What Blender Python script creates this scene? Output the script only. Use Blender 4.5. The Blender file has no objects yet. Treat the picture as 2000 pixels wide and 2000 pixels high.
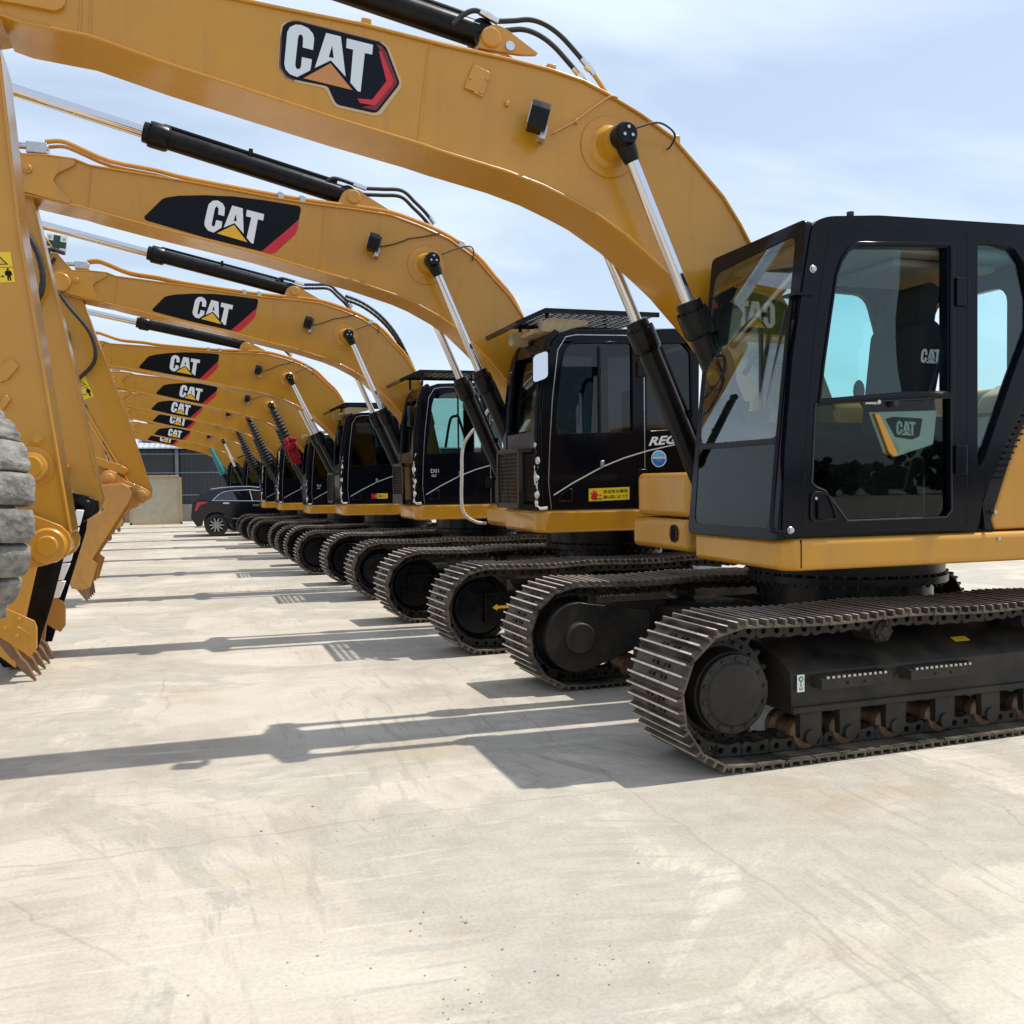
import bpy, bmesh, math, random
from mathutils import Vector, Matrix
from mathutils.geometry import tessellate_polygon
random.seed(7)
R = math.radians
S = bpy.context.scene
COL = S.collection
# ------------------------------------------------------------------ camera
EYE = 1.63; FPX = 1850.0
yaw, pitch, roll = R(18.6), R(-1.8), R(0.73)
Fv = Vector((math.sin(yaw)*math.cos(pitch), math.cos(yaw)*math.cos(pitch), math.sin(pitch)))
Rv = Vector((math.cos(yaw), -math.sin(yaw), 0)); Uv = Rv.cross(Fv)
R2 = Rv*math.cos(roll)-Uv*math.sin(roll); U2 = Uv*math.cos(roll)+Rv*math.sin(roll)
cam_d = bpy.data.cameras.new('camera'); cam = bpy.data.objects.new('camera', cam_d); COL.objects.link(cam)
cam_d.sensor_width = 36; cam_d.lens = 36*FPX/2000; cam_d.clip_end = 2000; cam_d.clip_start = .05
M = Matrix((R2, U2, -Fv)).transposed().to_4x4(); M.translation = (0, 0, EYE); cam.matrix_world = M
S.camera = cam

def ray(px, py): return Fv*FPX + R2*(px-1000) - U2*(py-1000)
def onY(px, py, Y):
    d = ray(px, py); t = Y/d[1]; return (d[0]*t, d[2]*t+EYE)
def ground(px, py):
    d = ray(px, py); t = -EYE/d[2]; return (d[0]*t, d[1]*t)
def trace(pts, Y, X0=0., off=(0, 0), sc=1.):
    "outline measured on the vertical plane at distance Y -> metres (x, z) from the machine's centre"
    o = []
    for x, y in pts:
        a, b = onY(off[0]+x/sc, off[1]+y/sc, Y); o.append((a-X0, b))
    return o

# ------------------------------------------------------------------ materials
MAT = {}
def newmat(n):
    m = bpy.data.materials.new(n); m.use_nodes = True; nt = m.node_tree; nt.nodes.clear()
    out = nt.nodes.new('ShaderNodeOutputMaterial'); MAT[n] = m; return m, nt, out
def nd(nt, t, **k):
    n = nt.nodes.new(t)
    for a, b in k.items():
        if a in n.inputs: n.inputs[a].default_value = b
        else: setattr(n, a, b)
    return n
def col(r, g, b): return (r, g, b, 1)
def ramp(nt, fac, stops):
    r = nt.nodes.new('ShaderNodeValToRGB'); e = r.color_ramp.elements
    while len(e) > 1: e.remove(e[-1])
    e[0].position, e[0].color = stops[0][0], stops[0][1]
    for p, c in stops[1:]:
        q = e.new(p); q.color = c
    nt.links.new(fac, r.inputs[0]); return r.outputs[0]
def pbr(n, base, rough=.4, metal=0., coat=0., noise=None, bump=None, streak=None, spec=.5, coat_rough=.05):
    m, nt, out = newmat(n); L = nt.links
    p = nd(nt, 'ShaderNodeBsdfPrincipled'); L.new(p.outputs[0], out.inputs[0])
    p.inputs['Base Color'].default_value = base; p.inputs['Roughness'].default_value = rough
    p.inputs['Metallic'].default_value = metal; p.inputs['Coat Weight'].default_value = coat
    p.inputs['Coat Roughness'].default_value = coat_rough; p.inputs['Specular IOR Level'].default_value = spec
    tc = nd(nt, 'ShaderNodeTexCoord')
    geo = tc.outputs['Object']
    if noise:
        sc, amt, c2 = noise
        a = nd(nt, 'ShaderNodeTexNoise', Scale=sc, Detail=6., Roughness=.6); L.new(geo, a.inputs[0])
        f = ramp(nt, a.outputs[0], [(.35, col(0, 0, 0)), (.68, col(amt, amt, amt))])
        mx = nd(nt, 'ShaderNodeMix', data_type='RGBA'); L.new(f, mx.inputs[0]); mx.inputs[6].default_value = base; mx.inputs[7].default_value = c2
        co = mx.outputs[2]
        if streak:                                             # faint run-off dirt, hanging down the plates, and speckled chips
            mp_ = nd(nt, 'ShaderNodeMapping'); mp_.inputs['Scale'].default_value = (7, 7, .7); L.new(geo, mp_.inputs[0])
            n2 = nd(nt, 'ShaderNodeTexNoise', Scale=1.6, Detail=6., Roughness=.65); L.new(mp_.outputs[0], n2.inputs[0])
            f2 = ramp(nt, n2.outputs[0], [(.54, col(0, 0, 0)), (.72, col(*(streak[0],)*3))])
            m2 = nd(nt, 'ShaderNodeMix', data_type='RGBA'); L.new(f2, m2.inputs[0]); L.new(co, m2.inputs[6]); m2.inputs[7].default_value = streak[1]
            n3 = nd(nt, 'ShaderNodeTexNoise', Scale=38., Detail=2.); L.new(geo, n3.inputs[0]); f3 = ramp(nt, n3.outputs[0], [(.74, col(0, 0, 0)), (.77, col(.7, .7, .7))])
            m3 = nd(nt, 'ShaderNodeMix', data_type='RGBA'); L.new(f3, m3.inputs[0]); L.new(m2.outputs[2], m3.inputs[6]); m3.inputs[7].default_value = col(.16, .08, .03); co = m3.outputs[2]
        L.new(co, p.inputs['Base Color'])
        rr = nd(nt, 'ShaderNodeMapRange'); L.new(f, rr.inputs[0]); rr.inputs[3].default_value = rough; rr.inputs[4].default_value = min(1, rough+.35)
        L.new(rr.outputs[0], p.inputs['Roughness'])
    if bump:
        a = nd(nt, 'ShaderNodeTexNoise', Scale=bump[0], Detail=5.); L.new(geo, a.inputs[0])
        b = nd(nt, 'ShaderNodeBump', Strength=bump[1], Distance=.01); L.new(a.outputs[0], b.inputs['Height']); L.new(b.outputs[0], p.inputs['Normal'])
    return m
pbr('yellow', col(.53, .243, .009), .24, coat=.35, streak=(.28, col(.30, .145, .035)), noise=(2.2, .35, col(.40, .185, .03)), bump=(7, .1), coat_rough=.1)
pbr('yellow_dusty', col(.55, .26, .045), .5, coat=.15, noise=(5, .6, col(.33, .19, .08)), bump=(60, .08))
pbr('black_paint', col(.003, .004, .007), .1, spec=.17, noise=(5, .12, col(.016, .015, .015)))
pbr('black_satin', col(.004, .004, .005), .24, spec=.2, noise=(9, .3, col(.02, .018, .016)))
pbr('frame_black', col(.013, .013, .012), .36, spec=.25, noise=(3.5, .8, col(.06, .047, .034)), bump=(40, .15))
pbr('rubber', col(.012, .012, .013), .55, bump=(120, .1))
pbr('chrome', col(.66, .67, .70), .08, metal=1.)
pbr('steel', col(.55, .55, .55), .28, metal=1., noise=(30, .4, col(.3, .29, .27)))
pbr('shoe_steel', col(.038, .033, .028), .38, metal=.25, noise=(5, .9, col(.19, .148, .105)), bump=(50, .3))
pbr('worn_edge', col(.80, .71, .60), .32, metal=.2, noise=(16, .6, col(.36, .28, .21)))
pbr('worn_steel', col(.16, .10, .065), .42, metal=.5, noise=(9, .9, col(.3, .17, .09)), bump=(40, .3))
pbr('rust', col(.3, .13, .055), .5, metal=.3, noise=(14, .8, col(.12, .06, .035)))
pbr('white_print', col(.78, .79, .79), .35)
pbr('silver_print', col(.66, .69, .7), .3, metal=.2)
pbr('black_print', col(.004, .005, .007), .3, spec=.15)
pbr('navy_print', col(.005, .006, .012), .3, spec=.15)
pbr('red_print', col(.55, .012, .025), .35)
pbr('dark_red_print', col(.16, .008, .016), .3)
pbr('amber_print', col(.8, .42, .02), .35)
pbr('orange_print', col(.52, .21, .06), .3)
pbr('cream_print', col(.55, .38, .2), .4)
pbr('brown_print', col(.13, .05, .02), .4)
pbr('label_yellow', col(.8, .55, .02), .4)
pbr('green_print', col(.0, .2, .06), .4)
pbr('dark_green_print', col(.01, .05, .03), .4)
pbr('blue_print', col(.02, .16, .5), .4)
pbr('light_blue_print', col(.12, .5, .8), .4)
pbr('foam_wrap', col(.72, .66, .58), .7, noise=(30, .6, col(.4, .36, .3)), bump=(45, 1.))
pbr('seat_cloth', col(.012, .013, .016), .85, bump=(200, .2))
pbr('cab_trim', col(.035, .035, .036), .7)
pbr('cab_grey', col(.16, .15, .135), .75)
pbr('red_cloth', col(.42, .008, .012), .85, noise=(14, .8, col(.12, .003, .006)), bump=(30, 1.))
pbr('teal_rubber', col(.02, .22, .24), .5)
pbr('wood', col(.52, .36, .2), .7, noise=(8, .5, col(.3, .17, .08)))
pbr('board', col(.5, .45, .33), .75, noise=(5, .6, col(.38, .34, .25)))
pbr('lens', col(.55, .52, .46), .12, coat=.6, metal=.3)
pbr('visor_cream', col(.42, .32, .17), .45)
pbr('tail_red', col(.5, .01, .02), .15, coat=.8)
pbr('car_paint', col(.003, .005, .012), .08, spec=.5)
pbr('car_glass', col(.004, .005, .008), .05, coat=1.)
pbr('blue_tarp', col(.01, .08, .4), .6)
pbr('block_wall', col(.3, .27, .23), .9, noise=(2, .6, col(.2, .18, .15)), bump=(20, .4))
pbr('shed_post', col(.2, .22, .25), .5, metal=.3)
pbr('tyre_grey', col(.10, .095, .088), .82, noise=(17, 1., col(.30, .28, .245)), bump=(60, 1.))
pbr('tree_dark', col(.02, .032, .014), .9)
pbr('tyre_crack', col(.045, .04, .035), .9)

def ribbed(n, base, c2, scale, axis=0, rough=.5):
    m, nt, out = newmat(n); L = nt.links
    p = nd(nt, 'ShaderNodeBsdfPrincipled', Roughness=rough); L.new(p.outputs[0], out.inputs[0])
    tc = nd(nt, 'ShaderNodeTexCoord'); w = nd(nt, 'ShaderNodeTexWave', Scale=scale, bands_direction='X' if axis == 0 else 'Y'); L.new(tc.outputs['Object'], w.inputs[0])
    n2 = nd(nt, 'ShaderNodeTexNoise', Scale=.6, Detail=4.); L.new(tc.outputs['Object'], n2.inputs[0])
    c = ramp(nt, n2.outputs[0], [(.3, base), (.7, c2)]); L.new(c, p.inputs['Base Color'])
    b = nd(nt, 'ShaderNodeBump', Strength=.8, Distance=.05); L.new(w.outputs['Fac'], b.inputs['Height']); L.new(b.outputs[0], p.inputs['Normal'])
ribbed('dark_cladding', col(.022, .026, .032), col(.032, .036, .042), 1.6)
ribbed('roof_sheet', col(.5, .54, .6), col(.36, .4, .46), 1.3)

def glassmat(n, tint, ior=1.5, boost=1.):
    m, nt, out = newmat(n); L = nt.links
    t = nd(nt, 'ShaderNodeBsdfTransparent'); t.inputs[0].default_value = tint
    g = nd(nt, 'ShaderNodeBsdfGlossy', Roughness=.0); g.inputs[0].default_value = col(boost, boost, boost)
    f = nd(nt, 'ShaderNodeFresnel', IOR=ior); mx = nd(nt, 'ShaderNodeMixShader'); ge = nd(nt, 'ShaderNodeNewGeometry'); mr = nd(nt, 'ShaderNodeMapRange'); mr.inputs[3].default_value = ior; mr.inputs[4].default_value = 1/ior; L.new(ge.outputs['Backfacing'], mr.inputs[0]); L.new(mr.outputs[0], f.inputs[0])
    L.new(f.outputs[0], mx.inputs[0]); L.new(t.outputs[0], mx.inputs[1]); L.new(g.outputs[0], mx.inputs[2]); L.new(mx.outputs[0], out.inputs[0])
glassmat('glass_clear', col(.77, .94, .935), 1.42)
glassmat('glass_tint', col(.50, .58, .53), 1.3)
glassmat('glass_front', col(.84, .90, .86), 1.75)
glassmat('glass_low', col(.66, .74, .70), 1.27)
glassmat('glass_mid', col(.62, .72, .68), 1.5)
glassmat('glass_dark', col(.12, .13, .14), 1.5)

# ------------------------------------------------------------------ mesh builder
CACHE = {}
class MB:
    def __init__(s): s.v = []; s.f = []; s.m = []
    def add(s, vs, fs, mi=0):
        o = len(s.v); s.v += [tuple(v) for v in vs]
        for f in fs: s.f.append([i+o for i in f]); s.m.append(mi)
        return s
    def box(s, x0, x1, y0, y1, z0, z1, mi=0, mat=None):
        vs = [Vector(v) for v in ((x0, y0, z0), (x1, y0, z0), (x1, y1, z0), (x0, y1, z0), (x0, y0, z1), (x1, y0, z1), (x1, y1, z1), (x0, y1, z1))]
        if mat is not None: vs = [mat @ v for v in vs]
        return s.add(vs, [(0, 3, 2, 1), (4, 5, 6, 7), (0, 1, 5, 4), (1, 2, 6, 5), (2, 3, 7, 6), (3, 0, 4, 7)], mi)
    def plate(s, o, eu, ev, outer, holes=(), th=.01, mi=0):
        "flat plate with holes: outline in (u, v), thickness along -(eu x ev)"
        o, eu, ev = Vector(o), Vector(eu), Vector(ev); n = eu.cross(ev).normalized()
        loops = [[Vector((a, b, 0)) for a, b in l] for l in [list(outer)]+[list(h) for h in holes]]
        tri = tessellate_polygon(loops); flat = [p for l in loops for p in l]; N = len(flat)
        P = [o+eu*p.x+ev*p.y for p in flat]; vs = P+[p-n*th for p in P]
        fs = [tuple(t) for t in tri]+[tuple(i+N for i in reversed(t)) for t in tri]; k = 0
        for l in loops:
            c = len(l)
            for i in range(c): j = (i+1) % c; fs.append((k+i, k+j, k+j+N, k+i+N))
            k += c
        return s.add(vs, fs, mi)
    def prism(s, pts, y0, y1, mi=0, holes=()):
        "outline in (x, z) pushed from y0 to y1"
        return s.plate((0, y0, 0), (1, 0, 0), (0, 0, 1), pts, holes, y1-y0, mi)
    def prismz(s, pts, z0, z1, mi=0):
        return s.plate((0, 0, z1), (1, 0, 0), (0, 1, 0), pts, (), z1-z0, mi)
    def prismx(s, pts, x0, x1, mi=0, holes=()):
        "outline in (y, z)"
        return s.plate((x1, 0, 0), (0, 1, 0), (0, 0, 1), pts, holes, x1-x0, mi)
    def strip(s, line, y0, y1, t0, t1, mi=0):
        "sheet following an (x,z) polyline, thickness t0..t1 to its left"
        n = len(line); a = []; b = []
        for i in range(n):
            p = Vector(line[i]); d = Vector(line[min(i+1, n-1)])-Vector(line[max(i-1, 0)]); d.normalize(); nn = Vector((-d.y, d.x))
            a.append(p+nn*t0); b.append(p+nn*t1)
        vs = []
        for q in (a, b):
            for y in (y0, y1): vs += [(p.x, y, p.y) for p in q]
        A, B, C, D = 0, n, 2*n, 3*n; fs = []
        for i in range(n-1):
            fs += [(A+i, A+i+1, B+i+1, B+i), (C+i, D+i, D+i+1, C+i+1), (A+i, C+i, C+i+1, A+i+1), (B+i, B+i+1, D+i+1, D+i)]
        fs += [(A, B, D, C), (A+n-1, C+n-1, D+n-1, B+n-1)]
        return s.add(vs, fs, mi)
    def lathe(s, p0, p1, prof, n=24, mi=0, ref=None):
        "profile [(t along axis in metres, radius)]"
        p0, p1 = Vector(p0), Vector(p1); d = (p1-p0).normalized()
        a = d.orthogonal().normalized() if abs(d.y) < .9 else Vector((1, 0, 0)); a = (a-d*a.dot(d)).normalized(); b = d.cross(a)
        vs = []; fs = []
        for t, r in prof:
            for k in range(n):
                th = 2*math.pi*k/n; vs.append(p0+d*t+(a*math.cos(th)+b*math.sin(th))*r)
        m = len(prof)
        for i in range(m-1):
            for k in range(n): j = (k+1) % n; fs.append((i*n+k, i*n+j, (i+1)*n+j, (i+1)*n+k))
        fs.append(tuple(range(n-1, -1, -1))); fs.append(tuple((m-1)*n+k for k in range(n)))
        return s.add(vs, fs, mi)
    def cyl(s, p0, p1, r, n=24, mi=0, r1=None, bev=0.):
        L = (Vector(p1)-Vector(p0)).length; r1 = r if r1 is None else r1
        pr = [(0, r), (L, r1)] if not bev else [(0, r-bev), (bev, r), (L-bev, r1), (L, r1-bev)]
        return s.lathe(p0, p1, pr, n, mi)
    def tube(s, pts, r, n=10, mi=0, rib=0.):
        pts = [Vector(p) for p in pts]; vs = []; fs = []; m = len(pts); up = None
        for i, p in enumerate(pts):
            d = (pts[min(i+1, m-1)]-pts[max(i-1, 0)]).normalized()
            a = d.orthogonal().normalized() if up is None else (up-d*up.dot(d)).normalized()
            up = a; b = d.cross(a); rr = r*(1+(rib if i % 2 else 0))
            for k in range(n):
                th = 2*math.pi*k/n; vs.append(p+(a*math.cos(th)+b*math.sin(th))*rr)
        for i in range(m-1):
            for k in range(n): j = (k+1) % n; fs.append((i*n+k, i*n+j, (i+1)*n+j, (i+1)*n+k))
        fs.append(tuple(range(n-1, -1, -1))); fs.append(tuple((m-1)*n+k for k in range(n)))
        return s.add(vs, fs, mi)
    def blob(s, c, r, n=12, mi=0, jit=0.):
        c = Vector(c); vs = []; fs = []; m = n//2
        for i in range(m+1):
            ph = math.pi*i/m
            for k in range(n):
                th = 2*math.pi*k/n; q = 1+random.uniform(-jit, jit)
                vs.append(c+Vector((r[0]*math.sin(ph)*math.cos(th), r[1]*math.sin(ph)*math.sin(th), r[2]*math.cos(ph)))*q)
        for i in range(m):
            for k in range(n): j = (k+1) % n; fs.append((i*n+k, (i+1)*n+k, (i+1)*n+j, i*n+j))
        return s.add(vs, fs, mi)
    def build(s, name, mats, parent=None, bevel=0., sharp=32, key=None, seg=2):
        if isinstance(mats, str): mats = [mats]
        if key and key in CACHE: me = CACHE[key]
        else:
            me = bpy.data.meshes.new(name); me.from_pydata(s.v, [], s.f)
            for q in mats: me.materials.append(MAT[q])
            for p, i in zip(me.polygons, s.m): p.material_index = i
            bm = bmesh.new(); bm.from_mesh(me); bmesh.ops.remove_doubles(bm, verts=bm.verts, dist=1e-6)
            bmesh.ops.recalc_face_normals(bm, faces=bm.faces); bm.to_mesh(me); bm.free()
            for p in me.polygons: p.use_smooth = True
            me.set_sharp_from_angle(angle=R(sharp))
            if key: CACHE[key] = me
        o = bpy.data.objects.new(name, me); COL.objects.link(o); o.parent = parent
        if bevel:
            b = o.modifiers.new('bevel', 'BEVEL'); b.width = bevel; b.segments = seg; b.limit_method = 'ANGLE'; b.angle_limit = R(28); b.harden_normals = False
        return o
def curve(pts, n=8):
    "Catmull-Rom through points"
    P = [Vector(p) for p in pts]; P = [P[0]*2-P[1]]+P+[P[-1]*2-P[-2]]; o = []
    for i in range(1, len(P)-2):
        for k in range(n):
            t = k/n; a, b, c, d = P[i-1:i+3]
            o.append(.5*((2*b)+(c-a)*t+(2*a-5*b+4*c-d)*t*t+(3*b-a-3*c+d)*t**3))
    o.append(P[-2]); return o
def circ(cx, cz, r, n=24, a0=0, a1=360):
    full = abs(a1-a0) >= 360
    return [(cx+r*math.cos(R(a0+(a1-a0)*k/(n if full else n-1))), cz+r*math.sin(R(a0+(a1-a0)*k/(n if full else n-1)))) for k in range(n)]
def rrect(x0, x1, z0, z1, r, n=5):
    o = []
    for cx, cz, a in ((x1-r, z0+r, -90), (x1-r, z1-r, 0), (x0+r, z1-r, 90), (x0+r, z0+r, 180)): o += circ(cx, cz, r, n, a, a+90)
    return o
def soften(pts, r, n=4):
    "round the corners of an outline"
    o = []; N = len(pts)
    for i in range(N):
        p, a, b = Vector(pts[i]), Vector(pts[i-1]), Vector(pts[(i+1) % N])
        da, db = (a-p), (b-p); ra, rb = min(r, da.length*.45), min(r, db.length*.45)
        A, B = p+da.normalized()*ra, p+db.normalized()*rb
        for k in range(n+1):
            t = k/n; q = A*(1-t)**2+p*2*t*(1-t)+B*t*t; o.append((q.x, q.y))
    return o
def empty(name, loc, parent=None):
    o = bpy.data.objects.new(name, None); COL.objects.link(o); o.location = loc; o.empty_display_size = .3; o.parent = parent; return o
def tag(o, label=None, cat=None, group=None, kind=None):
    if label: o['label'] = label
    if cat: o['category'] = cat
    if group: o['group'] = group
    if kind: o['kind'] = kind
    return o

# ------------------------------------------------------------------ writing
FONT = None
def text_mesh(txt, height, shear=0., bold=0.):
    cu = bpy.data.curves.new('lettering', 'FONT'); cu.body = txt; cu.size = 1; cu.shear = shear; cu.offset = bold; cu.resolution_u = 3
    ob = bpy.data.objects.new('tmp', cu); COL.objects.link(ob)
    bpy.context.view_layer.update()
    me = bpy.data.meshes.new_from_object(ob.evaluated_get(bpy.context.evaluated_depsgraph_get())); vs = [v.co.copy() for v in me.vertices]; fs = [tuple(p.vertices) for p in me.polygons]
    bpy.data.objects.remove(ob); bpy.data.curves.remove(cu); bpy.data.meshes.remove(me)
    if not vs: return [], [], 0
    x0 = min(v.x for v in vs); y0 = min(v.y for v in vs); y1 = max(v.y for v in vs); k = height/(y1-y0)
    vs = [((v.x-x0)*k, (v.y-y0)*k) for v in vs]
    return vs, fs, max(v[0] for v in vs)
def put_text(mb, txt, o, eu, ev, height, mi, shear=0., bold=0., width=None):
    vs, fs, w = text_mesh(txt, height, shear, bold); o, eu, ev = Vector(o), Vector(eu), Vector(ev); k = 1 if not width or not w else width/w
    mb.add([o+eu*(x*k)+ev*y for x, y in vs], fs, mi)

def cat_letters(mb, L, o, eu, ev, h, mC, mT, thick=None):
    "three slanting capitals with a triangle standing in front of the middle one; unit height 1"
    C = [(.02, .55), (.04, .78), (.14, .93), (.27, 1.0), (.40, .96), (.50, .86), (.53, .72), (.53, .56), (.35, .56), (.35, .72), (.33, .79), (.27, .82), (.21, .78), (.2, .68), (.2, .28), (.22, .21), (.28, .19), (.34, .22), (.35, .30), (.35, .4), (.53, .4), (.53, .24), (.49, .16), (.28, .0), (.14, .04), (.04, .15), (.02, .3)]
    A = [(.76, .98), (1.03, .98), (1.24, .22), (.92, .42), (.60, .22)]; AH = [(.895, .74), (.95, .49), (.84, .49)]
    T = [(1.14, .98), (1.66, .98), (1.66, .79), (1.49, .79), (1.49, .0), (1.43, .0), (1.31, .13), (1.31, .79), (1.14, .79)]
    G = [(.92, .36), (1.38, .0), (.42, .0)]
    for P, hl, mi in ((C, (), mC), (A, [AH], mC), (T, (), mC), (G, (), mT)): mb.plate(o, Vector(eu)*h, Vector(ev)*h, P, hl, .0015, mi)
# ------------------------------------------------------------------ crawler tracks
def track_path(sag=.018, zc=.425, r=.395, hx=1.75):
    P = []
    for k in range(61): P.append((hx-2*hx*k/60, zc-r))                       # bottom, towards the front (-x)
    for k in range(1, 40): a = R(-90-180*k/40); P.append((-hx+r*math.cos(a), zc+r*math.sin(a)))
    for k in range(61):
        x = -hx+2*hx*k/60; u = (x+hx)/(2*hx); P.append((x, zc+r-sag*abs(math.sin(3*math.pi*u))**1.3))
    for k in range(1, 40): a = R(90-180*k/40); P.append((hx+r*math.cos(a), zc+r*math.sin(a)))
    return P
def resample(P, N, off=0.):
    P = [Vector(p) for p in P]; P.append(P[0]); L = [0]
    for a, b in zip(P, P[1:]): L.append(L[-1]+(b-a).length)
    T = L[-1]; o = []; j = 0
    for k in range(N):
        t = ((k+off)/N*T) % T; j = 0
        while L[j+1] < t: j += 1
        a, b = P[j], P[j+1]; u = (t-L[j])/max(1e-9, L[j+1]-L[j]); p = a.lerp(b, u)
        o.append(p)
    return o, T/N
def make_track(parent, yc, key):
    N = 50
    tr = MB(); ch = MB()
    if 'shoes' not in CACHE:
        Q, pitch_ = resample(track_path(), N)
        for k in range(N):
            a, b = Q[k], Q[(k+1) % N]; c = (a+b)/2; t = (b-a).normalized(); n = Vector((t.y, -t.x))
            if n.dot(c-Vector((max(-1.75, min(1.75, c.x)), .425))) < 0: n = -n
            mt = Matrix(((t.x, 0, n.x, c.x), (0, 1, 0, 0), (t.y, 0, n.y, c.y), (0, 0, 0, 1)))
            h = pitch_*.485
            tr.box(-h, h*.93, -.3, .3, -.012, 0, 0, mt)
            tr.add([mt @ Vector(v) for v in ((h*.93, -.3, -.012), (h*1.06, -.3, .004), (h*1.0, -.3, .012), (h*.9, -.3, 0), (h*.93, .3, -.012), (h*1.06, .3, .004), (h*1.0, .3, .012), (h*.9, .3, 0))],
                   [(0, 1, 2, 3), (7, 6, 5, 4), (0, 4, 5, 1), (1, 5, 6, 2), (2, 6, 7, 3)], 0)
            for g in (-.074, -.006, .062):
                w0, w1, H = .0095, .006, .033
                vs = [(g-w0, -.3, 0), (g+w0, -.3, 0), (g+w1, -.296, H), (g-w1, -.296, H), (g-w0, .3, 0), (g+w0, .3, 0), (g+w1, .296, H), (g-w1, .296, H)]
                vs = [mt @ Vector(v) for v in vs]
                tr.add(vs, [(0, 1, 2, 3), (7, 6, 5, 4), (0, 4, 5, 1), (3, 2, 6, 7)][:0]+[(0, 1, 2, 3), (7, 6, 5, 4), (1, 5, 6, 2), (0, 3, 7, 4)], 0)
                tr.add([vs[i] for i in (3, 2, 6, 7)], [(0, 1, 2, 3)], 1)
            for by in (-.085, -.045, .045, .085):
                for bx in (-.04, .028): tr.box(bx-.011, bx+.011, by-.012, by+.012, 0, .014, 2, mt)
            tr.box(-.03, .02, -.028, .028, .0005, .0035, 2, mt)
            # link pair under the shoe
            for sy in (-.085, .085):
                pf = soften([(-h*1.05, -.018), (h*1.05, -.018), (h*1.12, -.06), (h*.8, -.1), (h*.2, -.085), (-h*.2, -.085), (-h*.8, -.1), (-h*1.12, -.06)], .02, 2)
                ch.plate(mt @ Vector((0, sy-.018, 0)), mt.to_3x3() @ Vector((1, 0, 0)), mt.to_3x3() @ Vector((0, 0, 1)), pf, [circ(h*.5, -.052, .02, 8), circ(-h*.5, -.052, .02, 8)], -.036, 0)
            ch.cyl(mt @ Vector((h, -.12, -.06)), mt @ Vector((h, .12, -.06)), .026, 10, 1)
    root = tr.build('crawler_track', ['shoe_steel', 'worn_edge', 'frame_black'], parent, key='shoes'); root.location = (0, yc, 0)
    ch.build('link_chain', ['frame_black', 'worn_steel'], root, key='links')
    return root
def toothed(cx, cz, r, n, depth):
    o = []
    for k in range(n):
        for f, q in ((-.5, r-depth), (-.22, r-depth), (-.1, r), (.1, r), (.22, r-depth)): a = 2*math.pi*(k+f)/n; o.append((cx+q*math.cos(a), cz+q*math.sin(a)))
    return o
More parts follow.
